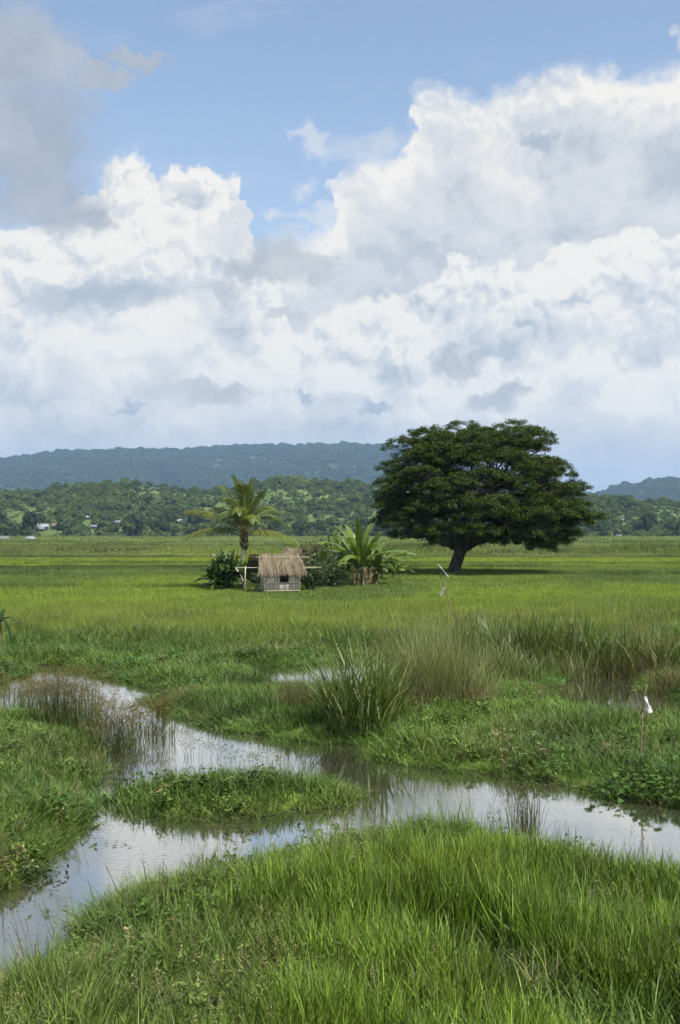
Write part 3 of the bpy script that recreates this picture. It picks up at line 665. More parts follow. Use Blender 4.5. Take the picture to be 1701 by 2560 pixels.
def woods():
    n = 34000; x = rng.uniform(-430, 430, n); y = rng.uniform(612, 1012, n)
    nn = fbm(x * 0.014, y * 0.010, 111, 4); keep = rng.random(n) < 0.22 + 1.0 * sstep(0.42, 0.62, nn) + 0.5 * (y < 660)
    x, y, nn = x[keep], y[keep], nn[keep]
    P = np.stack([x, y, near_z(x, y) - 0.3], 1); s = rng.gamma(4, 0.80, len(x)) * (0.6 + 0.7 * nn) + 0.8
    ok = ~before_house(x / y * FPX + 850.5, y); x, y, nn, P, s = x[ok], y[ok], nn[ok], P[ok], s[ok]
    g = fbm(x * 0.02 + 4, y * 0.02, 113, 4)[:, None]
    tint = np.array([0.048, 0.080, 0.030]) * (1 - g) + np.array([0.125, 0.168, 0.052]) * g
    tint *= rng.uniform(0.75, 1.25, len(x))[:, None]
    small = rng.random(len(x)) < 0.45; s[small] *= 0.5; tint[small] *= 1.35
    euler_scatter('hill_woods', FOREST, P, rng.uniform(0, 6.28, len(x)), s, tint, label='scattered trees and scrub covering the near hills', cat='woods')
    n = 16000; x = rng.uniform(-1900, 1500, n); y = rng.uniform(2900, FAR_D + 40, n); z = far_z(x, y)
    nn = fbm(x * 0.003, y * 0.003, 117, 4); k = (z > 20) & (rng.random(n) < 0.35 + sstep(0.36, 0.56, nn)); x, y, z, nn = x[k], y[k], z[k], nn[k]
    top = np.linspace(-1700, 900, 330) + rng.normal(0, 4, 330); x = np.concatenate([x, top]); y = np.concatenate([y, np.full(330, FAR_D - 10) + rng.normal(0, 8, 330)]); z = np.concatenate([z, far_z(top, np.full(330, FAR_D - 10.0))]); nn = np.concatenate([nn, np.full(330, .5)])
    g = fbm(x * 0.004, y * 0.004, 119, 4)[:, None]; tint = (np.array([0.026, 0.046, 0.022]) * (1 - g) + np.array([0.055, 0.082, 0.032]) * g) * rng.uniform(0.8, 1.2, len(x))[:, None]
    euler_scatter('ridge_woods', BUMP, np.stack([x, y, z - 1.0], 1), rng.uniform(0, 6.28, len(x)), rng.gamma(9, 1.7, len(x)) + 4, tint, label='unbroken forest on the far blue ridge', cat='woods')
    n = 3500; x = rng.uniform(500, 1700, n); y = rng.uniform(2500, PEAK_D + 30, n); z = peak_z(x, y); k = z > 8; x, y, z = x[k], y[k], z[k]
    tint = np.array([0.048, 0.072, 0.028]) * rng.uniform(0.8, 1.2, len(x))[:, None]
    euler_scatter('peak_woods', BUMP, np.stack([x, y, z - 1.0], 1), rng.uniform(0, 6.28, len(x)), rng.gamma(9, 1.6, len(x)) + 4, tint, label='forest on the small blue peak at the right', cat='woods')
woods()

# ------------------------------------------------------------------ materials of the things
M_BARK = solid('bark_dark', (0.040, 0.032, 0.024), (0.115, 0.095, 0.075), 3.0, 0.95, 1.0, (1, 1, 0.35))
M_TREELEAF = own_mat('tree_leaves', (0.026, 0.052, 0.011), (0.066, 0.103, 0.020), 0.22, 0.7, 0.10, (0.090, 0.118, 0.024))
M_PALMTRUNK = solid('palm_trunk', (0.24, 0.21, 0.165), (0.42, 0.38, 0.31), 4.0, 0.9, 0.6, (1, 1, 3))
M_PALMHUSK = solid('palm_husk', (0.07, 0.05, 0.03), (0.27, 0.20, 0.12), 6.0, 0.95, 1.0)
M_FROND = own_mat('palm_frond', (0.052, 0.092, 0.016), (0.135, 0.180, 0.034), 0.34, 0.4, 0.4, (0.18, 0.20, 0.045))
M_FROND_OLD = own_mat('palm_frond_old', (0.095, 0.145, 0.024), (0.200, 0.235, 0.042), 0.38, 0.4, 0.4, (0.27, 0.23, 0.06))
M_RACHIS = solid('palm_rachis', (0.18, 0.17, 0.05), (0.30, 0.26, 0.08), 5.0, 0.6)
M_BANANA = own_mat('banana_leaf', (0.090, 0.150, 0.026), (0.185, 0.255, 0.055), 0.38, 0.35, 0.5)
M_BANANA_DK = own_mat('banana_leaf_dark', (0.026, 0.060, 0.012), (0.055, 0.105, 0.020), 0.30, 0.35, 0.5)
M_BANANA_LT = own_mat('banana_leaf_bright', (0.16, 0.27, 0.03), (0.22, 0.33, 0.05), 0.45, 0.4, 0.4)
M_BANANA_PALE = own_mat('banana_leaf_pale', (0.20, 0.26, 0.12), (0.28, 0.33, 0.17), 0.3, 0.35, 0.5)
M_BANANA_DEAD = own_mat('banana_leaf_dead', (0.14, 0.10, 0.05), (0.28, 0.21, 0.11), 0.2, 0.8, 0.1)
M_BANSTEM = solid('banana_stem', (0.09, 0.075, 0.03), (0.22, 0.19, 0.08), 4.0, 0.7, 0.4, (1, 1, 0.3))
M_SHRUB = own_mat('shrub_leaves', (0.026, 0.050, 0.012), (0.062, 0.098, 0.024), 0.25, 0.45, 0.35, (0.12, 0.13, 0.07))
M_SHRUB_DRY = own_mat('shrub_leaves_dusty', (0.050, 0.065, 0.026), (0.115, 0.120, 0.055), 0.2, 0.7, 0.15, (0.17, 0.15, 0.10))
M_TWIG = solid('twig', (0.05, 0.035, 0.025), (0.14, 0.11, 0.08), 5.0, 0.95)
M_SLAT = solid('bamboo_slat', (0.54, 0.49, 0.40), (0.74, 0.69, 0.60), 7.0, 0.75, 0.3, (1, 1, 0.15), byrnd=0.28)
M_BAMBOO = solid('bamboo_pole', (0.32, 0.29, 0.17), (0.46, 0.42, 0.28), 5.0, 0.55, 0.2)
M_THATCH = own_mat('thatch_straw', (0.120, 0.100, 0.064), (0.300, 0.252, 0.170), 0.12, 0.9, 0.1, (0.066, 0.050, 0.033))
M_THATCHBASE = solid('thatch_underside', (0.05, 0.036, 0.022), (0.12, 0.09, 0.055), 12.0, 1.0, 0.6)
M_WOVEN = solid('woven_wall', (0.10, 0.085, 0.06), (0.22, 0.19, 0.14), 10.0, 0.9, 0.5)
M_PLANK = solid('weathered_plank', (0.16, 0.15, 0.13), (0.32, 0.30, 0.27), 6.0, 0.9, 0.5, (4, 1, 1))
M_STICK = solid('dry_stick', (0.14, 0.105, 0.06), (0.26, 0.21, 0.13), 9.0, 0.85, 0.4, (1, 1, 0.3))
M_STICKDK = solid('dark_stick', (0.03, 0.026, 0.018), (0.08, 0.065, 0.045), 9.0, 0.9, 0.4)
M_REED = own_mat('reed_leaf', (0.040, 0.080, 0.016), (0.120, 0.170, 0.032), 0.3, 0.4, 0.4, (0.27, 0.25, 0.10))
M_REEDDK = own_mat('reed_leaf_dark', (0.036, 0.074, 0.014), (0.110, 0.165, 0.030), 0.3, 0.4, 0.4, (0.24, 0.25, 0.08))
M_REEDPALE = own_mat('pale_grass', (0.110, 0.150, 0.042), (0.220, 0.242, 0.085), 0.3, 0.55, 0.25, (0.34, 0.30, 0.16))
M_SEDGE = own_mat('sedge_stem', (0.050, 0.085, 0.022), (0.110, 0.145, 0.038), 0.2, 0.5, 0.3, (0.14, 0.10, 0.05))
M_SEDGEDRY = own_mat('sedge_dry', (0.080, 0.070, 0.030), (0.175, 0.150, 0.066), 0.2, 0.7, 0.2)
M_UMBEL = own_mat('sedge_flower', (0.100, 0.085, 0.028), (0.195, 0.150, 0.055), 0.25, 0.7, 0.2, (0.10, 0.11, 0.03))
M_TUSSOCK = own_mat('tussock', (0.045, 0.066, 0.022), (0.105, 0.120, 0.042), 0.25, 0.6, 0.2, (0.17, 0.14, 0.07))
M_BROAD = own_mat('broad_leaf', (0.045, 0.100, 0.022), (0.095, 0.165, 0.034), 0.30, 0.6, 0.15)
M_BROADDK = own_mat('broad_leaf_dark', (0.022, 0.048, 0.014), (0.048, 0.080, 0.022), 0.25, 0.6, 0.15)
def plastic(name, c):
    m, nt, out = mat(name); p = node(nt, 'ShaderNodeBsdfPrincipled'); p.inputs['Base Color'].default_value = c + (1,); p.inputs['Roughness'].default_value = 0.4
    t = node(nt, 'ShaderNodeBsdfTranslucent'); t.inputs['Color'].default_value = c + (1,); mx = node(nt, 'ShaderNodeMixShader'); mx.inputs[0].default_value = 0.3
    nt.links.new(p.outputs[0], mx.inputs[1]); nt.links.new(t.outputs[0], mx.inputs[2]); nt.links.new(mx.outputs[0], out.inputs[0]); return m
M_BAGWHITE = plastic('white_plastic', (0.80, 0.80, 0.82)); M_BAGBLUE = plastic('pale_blue_plastic', (0.42, 0.51, 0.50)); M_BAGGREY = plastic('grey_plastic', (0.33, 0.34, 0.37))

# ------------------------------------------------------------------ the big spreading tree
def spreading_tree():
    p = at(1135, 1436, 0.30); k = p[1] / FPX
    root = empty('spreading_tree', p, 0, 'large dark green dome shaped tree with short leaning trunk alone in the field', 'tree'); root.scale = (0.895, 0.89, 0.89)
    Zs = [1.6, 2.4, 3.0, 4.0, 4.6, 5.3, 6.0, 7.0, 8.5, 10.0, 11.0, 11.8, 12.8, 13.5]
    XL = [4.8, -3.9, -5.2, -6.4, -7.0, -7.4, -7.4, -7.3, -6.9, -6.2, -5.6, -4.9, -3.6, -1.4]
    XR = [9.0, 9.6, 10.2, 10.9, 12.0, 13.1, 12.0, 11.8, 11.4, 10.3, 9.6, 9.1, 8.5, 7.0]
    pads = []
    for z, rf in ((12.75, 0.9), (11.9, .95), (10.9, 1.0), (9.8, 1.0), (8.7, 1), (7.5, 1), (6.4, 1), (5.4, 1), (4.4, 1), (3.5, 1)):
        xl, xr = np.interp(z, Zs, XL), np.interp(z, Zs, XR); hx = (xr - xl) / 2; cx = (xl + xr) / 2; hy = hx * 0.88
        pr = 1.5 if z > 4 else 1.35
        rings = [1.0] + ([0.62, 0.22] if z > 11.5 else ([0.6] if z > 9 else ([0.66] if z > 5 else [])))
        for q in rings:
            rx, ry = max(hx - pr * 0.7, 0.3) * q, max(hy - pr * 0.7, 0.3) * q
            n = max(2, int(2 * np.pi * math.hypot(rx, ry) / 1.414 / (2.1 if q == 1 else 3.0)))
            a0 = rng.uniform(0, 6.28)
            for i in range(n):
                a = a0 + 2 * np.pi * (i + rng.uniform(-.3, .3)) / n
                f = rng.uniform(0.92, 1.06)
                c = np.array([cx + rx * f * math.cos(a), ry * f * math.sin(a), z + rng.normal(0, 0.60) - (0.5 if q == 1 else 0) * rng.random()])
                if z < 4.0 and c[0] < 4 and abs(c[1]) < 4.0 : continue
                # leave the open windows high in the crown where branches and sky show through
                if 7.6 < z < 9.3 and -0.5 < c[0] < 6.5 and c[1] < 3 and rng.random() < 0.8: continue
                if 9.3 < z < 10.4 and 6.0 < c[0] < 8.6 and rng.random() < 0.6: continue
                pads.append((c, pr * rng.uniform(0.75, 1.25), rng.uniform(0.55, 1.2)))
    for x, z in ((7.6, 2.4), (6.6, 2.9), (8.4, 3.0), (5.4, 3.2), (-5.2, 3.5), (-3.4, 3.6), (12.0, 5.2), (11.0, 4.8), (2.0, 3.4), (3.6, 3.0)):
        pads.append((np.array([x, rng.uniform(-4.5, -1.5), z]), 1.25, 0.75))
    # trunk with a flared foot, leaning right
    b = MB(); tr = np.array([(-0.03, 0, -0.2), (0.0, 0, 0.12), (0.10, 0, 0.6), (0.25, 0, 1.2), (0.45, 0.02, 1.8), (0.66, 0.05, 2.35), (0.85, 0.05, 2.8)])
    b.tube(tr, [0.86, 0.70, 0.60, 0.56, 0.55, 0.60, 0.42], 14)
    V = b.V[0]; V += (fbm(V[:, 0] * 3 + V[:, 1] * 2, V[:, 2] * 2, 5, 3)[:, None] - 0.5) * 0.16 * np.array([1, 1, 0])
    b.build('trunk', M_BARK, root, True)
    F = np.array([0.66, 0.05, 2.3]); prim = []
    ends = [(-4.6, -2.0, 5.6), (-4.2, 3.0, 6.6), (-2.8, -4.2, 8.4), (-1.0, 3.0, 10.6), (1.8, -1.0, 11.6), (3.0, -6.0, 8.0), (4.6, 5.0, 9.8), (5.4, -2.0, 10.8), (7.6, -3.5, 7.6), (8.6, 1.5, 6.6), (9.6, -1.8, 4.8), (6.8, -5.0, 4.6), (-5.2, -2.8, 4.0), (6.0, 5.5, 5.6), (2.5, 0.5, 9.5), (0.2, -3.6, 9.4), (4.2, -4.6, 9.0)]
    for e in ends:
        e = np.array(e); s = F + np.array([0.18 * np.sign(e[0] - 0.6), 0, 0]); m = s + (e - s) * np.array([0.34, 0.34, 0.55]) + rng.normal(0, 0.3, 3)
        c = bez(s, m, e, 12); c[1:-1] += rng.normal(0, 0.10, (10, 3)); prim.append(c)
        b = MB(); b.tube(c, np.linspace(0.30, 0.07, 12), 8); b.build('limb', M_BARK, root, True)
    allp = np.concatenate(prim); b = MB()
    for c, r, h in pads:
        q = c - np.array([0, 0, 0.25]); d = np.linalg.norm(allp - q, axis=1) + 2.0 * np.maximum(0, allp[:, 2] - q[2]); s = allp[np.argmin(d)]
        cc = bez(s, (s + q) / 2 + np.array([0, 0, 0.3 * rng.random()]) + rng.normal(0, .2, 3), q, 7); b.tube(cc, np.linspace(0.085, 0.025, 7), 5)
        for _ in range(3):
            e = q + np.array([rng.normal(0, r * .5), rng.normal(0, r * .5), h * 0.3]); b.tube(bez(cc[4], (cc[4] + e) / 2 + (0, 0, .1), e, 4), [0.03, .026, .02, .012], 4)
    b.build('branches', M_BARK, root, True)
    b = LB()
    for c, r, h in pads:
        ns = int(15 * r * r * 0.62 + 6)
        a = rng.uniform(0, 2 * np.pi, ns); q = np.sqrt(rng.random(ns)); top = np.sqrt(np.maximum(0, 1 - q * q * 0.9))
        C = c + np.stack([np.cos(a) * q * r * 1.05, np.sin(a) * q * r * 1.05, top * h - 0.15 - 0.28 * h * q ** 3 + rng.normal(0, .08, ns)], 1)
        for s in C:
            m = 62; d = rng.normal(size=(m, 3)); d /= np.linalg.norm(d, axis=1)[:, None]; rr = rng.random(m) ** 0.5
            P = s + d * (rr * rng.uniform(0.30, 0.52))[:, None] * np.array([1.15, 1.15, 0.62]); b.leaves(P, 0.19, 0.095, jitter=0.6, droop=0.25)
    b.build('crown', M_TREELEAF, root)
reseed(100); spreading_tree()

# ------------------------------------------------------------------ coconut palm beside the hut
def frond(base, ctrl, tip, leaf=0.80, droop=0.6, n=60, width=0.042, spread=1.0):
    c = bez(base, ctrl, tip, 26); t = np.linspace(0, 1, 26); T = np.gradient(c, axis=0); T /= np.linalg.norm(T, axis=1)[:, None]
    b = LB(); R_ = MB(); R_.tube(c, np.linspace(0.045, 0.008, 26), 5)
    up = np.array([0, 0, 1.0])
    for sgn in (-1, 1):
        for i in range(n):
            s = 0.10 + 0.90 * (i + rng.uniform(0, .6)) / n; s = min(s, .995)
            p = np.array([np.interp(s, t, c[:, j]) for j in range(3)]); d = np.array([np.interp(s, t, T[:, j]) for j in range(3)])
            side = np.cross(d, up); ns = np.linalg.norm(side); side = side / ns if ns > .15 else np.array([1.0, 0, 0])
            side = side * sgn * spread; nrm = np.cross(side, d) * sgn
            L = leaf * (0.55 + 0.6 * math.sin(math.pi * min(1, s * 0.85 + 0.12))) * rng.uniform(.85, 1.1)
            dr = d * (0.55 + 0.5 * s) + side * 0.9 + up * 0.12; dr /= np.linalg.norm(dr)
            wv = np.cross(dr, nrm); wv /= np.linalg.norm(wv) + 1e-9
            q = p.copy(); V = []
            for k2 in range(4):
                w = width * (0.5, 1.0, 0.8, 0.08)[k2] * .5; V += [q - wv * w, q + wv * w]
                dr = dr + up * (-droop * (0.28 + 0.22 * k2)) * rng.uniform(.6, 1.3); dr /= np.linalg.norm(dr); q = q + dr * L / 3
            b.add(V, [[0, 1, 3, 2], [2, 3, 5, 4], [4, 5, 7, 6]], a=rng.random())
    return b, R_
def palm():
    p = at(603, 1474, 0.30); root = empty('coconut_palm', p, 0, 'young coconut palm with arching fronds and a husky brown crown base beside the hut', 'palm'); root.scale = (0.94, 0.94, 0.94)
    u = p[1] / FPX * 0.3827                      # metres per pixel of my close-up of the palm
    H = 3.95; X0 = 0.24
    b = MB(); c = bez((0, 0, -0.2), (0.02, 0, 1.6), (X0 - 0.04, 0, 2.75), 14); b.tube(c, np.linspace(0.165, 0.12, 14) * (1 + 0.05 * np.cos(np.arange(14) * 3.1)), 12); b.build('trunk', M_PALMTRUNK, root, True)
    b = MB()
    for i in range(26):
        a = i * 2.4; z0 = 2.62 + i * 0.045; r0 = 0.11
        s = np.array([X0 - 0.03 + r0 * math.cos(a), r0 * math.sin(a), z0]); o = np.array([math.cos(a), math.sin(a), 0])
        b.tube(bez(s, s + o * 0.14 + (0, 0, 0.22), s + o * rng.uniform(.06, .22) + (0, 0, 0.5), 5), [0.07, .066, .055, .04, .015], 5, a=rng.random())
    b.build('husk', M_PALMHUSK, root)
    O = np.array([X0, 0, H])
    def F(cx, cz, tx, tz, ty=0.0, cy_=0.0, old=False, **kw):
        f, r = frond(O + np.array([rng.normal(0, .05), cy_ * .1, -.15]), O + np.array([cx, cy_, cz]), O + np.array([tx, ty, tz]), **kw)
        fo = f.build('frond', M_FROND_OLD if old else M_FROND, root); r.build('rachis', M_RACHIS, fo, True)
    # upright, then arching round the compass (metres from the heart of the crown)
    F(-0.15, 2.6, -0.70, 3.55, -0.3, 0, droop=.35, leaf=.72)
    F(0.30, 2.4, 0.52, 3.35, 0.4, 0.2, droop=.2, leaf=.72)
    F(-0.65, 2.6, -1.75, 3.00, 0.5, 0.2, droop=.6)
    F(0.60, 1.9, 1.25, 2.55, -0.5, -.2, droop=.45)
    F(0.9, 2.2, 2.15, 1.35, -0.6, -.3, droop=.75)
    F(1.2, 1.7, 2.35, 0.6, 0.9, .4, droop=.8)
    F(-1.7, 1.5, -3.75, 1.30, -0.4, -.2, True, droop=.85, leaf=1.0, n=84)
    F(-1.9, 0.65, -3.85, -0.45, -0.9, -.4, True, droop=.95, leaf=1.05, n=84)
    F(1.6, 0.40, 3.55, -0.75, -0.7, -.3, True, droop=.95, leaf=1.05, n=84)
    F(-0.9, 1.9, -1.5, 0.9, -1.7, -.9, droop=.8)
    F(0.5, 1.7, 0.9, 0.6, -2.2, -1.2, droop=.8)
    F(-0.3, 2.2, -0.4, 1.2, -1.9, -.9, droop=.7)
    F(-1.2, 1.8, -2.2, 1.5, 1.6, .8, droop=.7)
    F(0.9, 1.6, 1.9, 1.3, 2.0, 1.0, droop=.7)
    F(-0.2, 2.1, -0.3, 2.2, 2.2, .9, droop=.5)
    F(0.1, 2.5, -0.05, 2.9, -0.9, -.3, droop=.4)
    F(-0.7, 2.4, -1.3, 2.1, -1.0, -.5, droop=.65)
reseed(101); palm()

# ------------------------------------------------------------------ banana plants
def add_leaf(b, m, root):
    rib = b.rib.mesh('midrib', m); lf = b.build('leaf', m, root); obj('midrib', rib, lf)
def banana_leaf(base, ctrl, tip, hw, torn=0.4, fold=0.25):
    n = 17; c = bez(base, ctrl, tip, n); T = np.gradient(c, axis=0); T /= np.linalg.norm(T, axis=1)[:, None]; b = LB(); up = np.array([0, 0, 1.0]); rn = rng.random()
    t = np.linspace(0, 1, n); prof = hw * np.clip(np.minimum((t - .10) / .18, 1), 0.05, 1) * np.sqrt(np.clip(1 - ((t - .35) / .66) ** 2 * (t > .35), 0.0, 1))
    sd = np.cross(T, up); sd /= np.linalg.norm(sd, axis=1)[:, None] + 1e-6; sd = np.where(np.linalg.norm(np.cross(T, up), axis=1)[:, None] < .12, np.array([[1.0, 0, 0]]), sd); N = np.cross(sd, T)
    rib = MB(); rib.tube(c, np.linspace(0.035, 0.008, n), 4, a=min(1, rn + .2)); b.rib = rib
    for sg in (-1, 1):
        dr = 0.0
        for i in range(n - 1):
            if rng.random() < torn: dr = rng.uniform(-0.05, 0.55)
            def e(j, f): return c[j] + sd[j] * sg * prof[j] * f * (1 - .3 * dr) + N[j] * prof[j] * f * (fold - dr * f) - up * dr * prof[j] * f * f * .6
            gap = 0.12 if rng.random() < torn else 0.0
            V = [c[i], c[i + 1], e(i + 1, .55), e(i, .55), e(i + 1, 1.0) + (c[i] - c[i + 1]) * gap, e(i, 1.0) + (c[i + 1] - c[i]) * gap]
            b.add(V, [[0, 1, 2, 3], [3, 2, 4, 5]], a=np.clip(rn + rng.normal(0, .12), 0, 1))
    return b
def banana(px, py, height, label, mats, n=8, spread=1.0, stem=True, lean=0.0, dead=0, grp='banana plants by the hut', steep=0.5, stemf=0.27):
    p = at(px, py, 0.30); root = empty('banana_plant', p, 0, label, 'banana plant', grp)
    height *= 1.12; n = int(n * 1.75); hs = height * stemf; b = MB(); c = bez((0, 0, -.15), (lean * .3, 0, hs * .5), (lean, 0, hs), 8); b.tube(c, np.linspace(0.12, 0.06, 8) * (height / 3.5), 9); b.build('stem', M_BANSTEM, root, True)
    O = np.array([lean, 0, hs])
    for i in range(n):
        a = i * 2.4 + rng.uniform(-.3, .3); f = (i + .5) / n; el = 1.45 - f * (1.45 - steep) + rng.normal(0, .1); L = (height - hs) * rng.uniform(.85, 1.08) * (1.0 - .15 * f)
        d = np.array([math.cos(a) * math.cos(el), math.sin(a) * math.cos(el) * .8, math.sin(el)])
        tip = O + d * L * np.array([spread * 1.25, spread, 1]) - np.array([0, 0, f * 0.55 * L]); ctrl = O + d * L * .62 + np.array([0, 0, .25 * L * f])
        add_leaf(banana_leaf(O, ctrl, tip, 0.28 * (0.45 + 0.55 * height / 3.8) * rng.uniform(.85, 1.15)), mats[i % len(mats)], root)
    for i in range(dead):
        a = rng.uniform(0, 6.28); o = np.array([math.cos(a), math.sin(a), 0]); add_leaf(banana_leaf(O - (0, 0, .15), O + o * .55 + (0, 0, .1), O + o * .6 - np.array([0, 0, hs * .85]), .13, .8), M_BANANA_DEAD, root)
    return root
reseed(201)
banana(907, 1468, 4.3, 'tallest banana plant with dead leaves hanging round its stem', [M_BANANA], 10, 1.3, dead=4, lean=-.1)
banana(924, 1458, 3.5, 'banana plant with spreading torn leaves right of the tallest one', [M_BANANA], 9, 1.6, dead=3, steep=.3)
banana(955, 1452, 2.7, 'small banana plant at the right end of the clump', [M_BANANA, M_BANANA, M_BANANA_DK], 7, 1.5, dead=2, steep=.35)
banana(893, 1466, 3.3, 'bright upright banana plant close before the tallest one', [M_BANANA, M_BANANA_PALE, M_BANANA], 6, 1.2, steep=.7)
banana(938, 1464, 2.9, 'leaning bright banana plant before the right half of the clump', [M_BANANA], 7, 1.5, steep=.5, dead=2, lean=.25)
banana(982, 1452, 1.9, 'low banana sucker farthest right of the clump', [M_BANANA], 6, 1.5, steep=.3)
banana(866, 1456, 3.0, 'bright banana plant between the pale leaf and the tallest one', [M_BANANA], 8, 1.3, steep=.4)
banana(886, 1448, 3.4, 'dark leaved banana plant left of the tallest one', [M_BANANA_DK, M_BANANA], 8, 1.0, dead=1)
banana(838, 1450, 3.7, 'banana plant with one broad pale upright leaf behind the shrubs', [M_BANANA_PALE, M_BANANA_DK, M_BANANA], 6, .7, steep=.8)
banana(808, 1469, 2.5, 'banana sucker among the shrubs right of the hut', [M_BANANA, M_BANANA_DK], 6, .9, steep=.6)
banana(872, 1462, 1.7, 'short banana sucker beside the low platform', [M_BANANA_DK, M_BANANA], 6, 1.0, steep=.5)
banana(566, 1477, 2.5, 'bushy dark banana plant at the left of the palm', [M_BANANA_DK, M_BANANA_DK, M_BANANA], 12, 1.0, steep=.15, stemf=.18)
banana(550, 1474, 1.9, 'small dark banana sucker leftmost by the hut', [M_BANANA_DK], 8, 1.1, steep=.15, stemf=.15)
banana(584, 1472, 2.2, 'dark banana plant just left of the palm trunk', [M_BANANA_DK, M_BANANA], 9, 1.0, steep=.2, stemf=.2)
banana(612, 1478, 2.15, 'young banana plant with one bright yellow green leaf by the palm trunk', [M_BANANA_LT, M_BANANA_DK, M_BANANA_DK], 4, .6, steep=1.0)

# ------------------------------------------------------------------ shrubs
def shrub(name, px, py, w, h, label, m, leaf=0.11, dens=1.0, grp='shrubs beside the hut'):
    p = at(px, py, 0.30); root = empty(name, p, 0, label, 'shrub', grp); b = MB(); L = LB()
    for i in range(int(22 * dens)):
        a = rng.uniform(0, 6.28); q = math.sqrt(rng.random()); e = np.array([math.cos(a) * q * w, math.sin(a) * q * w * .8, h * (1 - .45 * q * q) * rng.uniform(.75, 1.05)])
        s = np.array([e[0] * .12, e[1] * .12, -.1]); c = bez(s, (s + e) / 2 + np.array([0, 0, .25 * h]), e, 7); b.tube(c, np.linspace(.028, .007, 7), 4)
        for j in (2, 3, 4, 5, 6):
            m_ = 20; P = c[j] + rng.normal(size=(m_, 3)) * np.array([.26, .26, .20]) * (h / 2.4); P[:, 2] = np.maximum(P[:, 2], .05); L.leaves(P, leaf * 1.5, leaf * .8, jitter=.7, droop=.3)
        for _ in range(2): t = e + rng.normal(0, .18, 3); b.tube([c[5], (c[5] + t) / 2 + rng.normal(0, .05, 3), t], [.01, .008, .004], 3)
    b.build('stems', M_TWIG, root); L.build('foliage', m, root)
reseed(202)
shrub('leafy_shrub', 776, 1478, 1.25, 1.9, 'dark leafy shrub against the right side of the hut', M_SHRUB)
shrub('leafy_shrub', 792, 1458, 1.35, 3.0, 'tall twiggy dusty green shrub behind the hut', M_SHRUB_DRY, dens=1.7)
shrub('leafy_shrub', 826, 1470, 1.2, 1.7, 'low dark shrub between the hut and the bananas', M_SHRUB)
shrub('leafy_shrub', 768, 1452, 1.2, 2.6, 'brownish tangled shrub rising just above the hut roof', M_SHRUB_DRY, dens=1.3)
shrub('leafy_shrub', 850, 1456, 1.1, 1.35, 'dark shrub at the foot of the pale banana leaf', M_SHRUB, dens=1.2)
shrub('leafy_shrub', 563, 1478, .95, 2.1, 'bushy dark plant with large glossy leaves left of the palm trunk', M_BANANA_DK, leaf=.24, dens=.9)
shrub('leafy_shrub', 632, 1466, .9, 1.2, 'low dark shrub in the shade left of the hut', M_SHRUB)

# ------------------------------------------------------------------ thatched bamboo hut
def thatch_slope(root, e0, e1, r0, r1, name, courses=3, n=520, thick=0.10):
    """e0-e1 eave, r0-r1 ridge; a solid mat with courses of straw hanging over it"""
    e0, e1, r0, r1 = (np.array(v, float) for v in (e0, e1, r0, r1)); nrm = np.cross(e1 - e0, r0 - e0); nrm /= np.linalg.norm(nrm)
    if nrm[2] < 0: nrm = -nrm
    V = []
    for o in (-thick, 0.0): V += [e0 + nrm * o, e1 + nrm * o, r1 + nrm * o, r0 + nrm * o]
    b = MB(); b.add(V, [[0, 3, 2, 1], [4, 5, 6, 7], [0, 1, 5, 4], [1, 2, 6, 5], [2, 3, 7, 6], [3, 0, 4, 7]]); top = b.build(name, M_THATCHBASE, root)
    L = LB()
    for k in range(courses):
        f1 = min(1.03, (k + 1) / courses + 0.10); f0 = k / courses - 0.13
        for i in range(n):
            s = rng.uniform(-.015, 1.015); a = e0 + (e1 - e0) * s; z = r0 + (r1 - r0) * s
            p1 = a + (z - a) * (f1 + rng.normal(0, .03)); p0 = a + (z - a) * (f0 + rng.normal(0, .085)); lift = 0.02 + rng.uniform(0, .07)
            p0 = p0 + (e1 - e0) * rng.normal(0, .008) - np.array([0, 0, .05 + .05 * rng.random()]) * (k == 0); m = (p0 + p1) / 2 + nrm * (lift + .03); w = (e1 - e0) / np.linalg.norm(e1 - e0) * rng.uniform(.006, .016)
            p0 = p0 + nrm * (lift + .02); p1 = p1 + nrm * lift
            L.add([p1 - w, p1 + w, m + w, m - w, p0 + w * .5, p0 - w * .5], [[0, 1, 2, 3], [3, 2, 4, 5]], a=np.clip(rng.normal(.5, .24) + .10 * math.sin(s * 31 + k), 0, 1))
    o = L.build('thatch', M_THATCH, top); o['kind'] = 'stuff'
def pole(root, p0, p1, r=0.03, name='bamboo_pole', m=None, sag=0.0):
    b = MB(); c = bez(p0, (np.array(p0, float) + np.array(p1, float)) / 2 + np.array([0, 0, -sag]), p1, 13); b.tube(c, r * (1 + .10 * (np.arange(13) % 3 == 0)), 7); return b.build(name, m or M_BAMBOO, root, True)
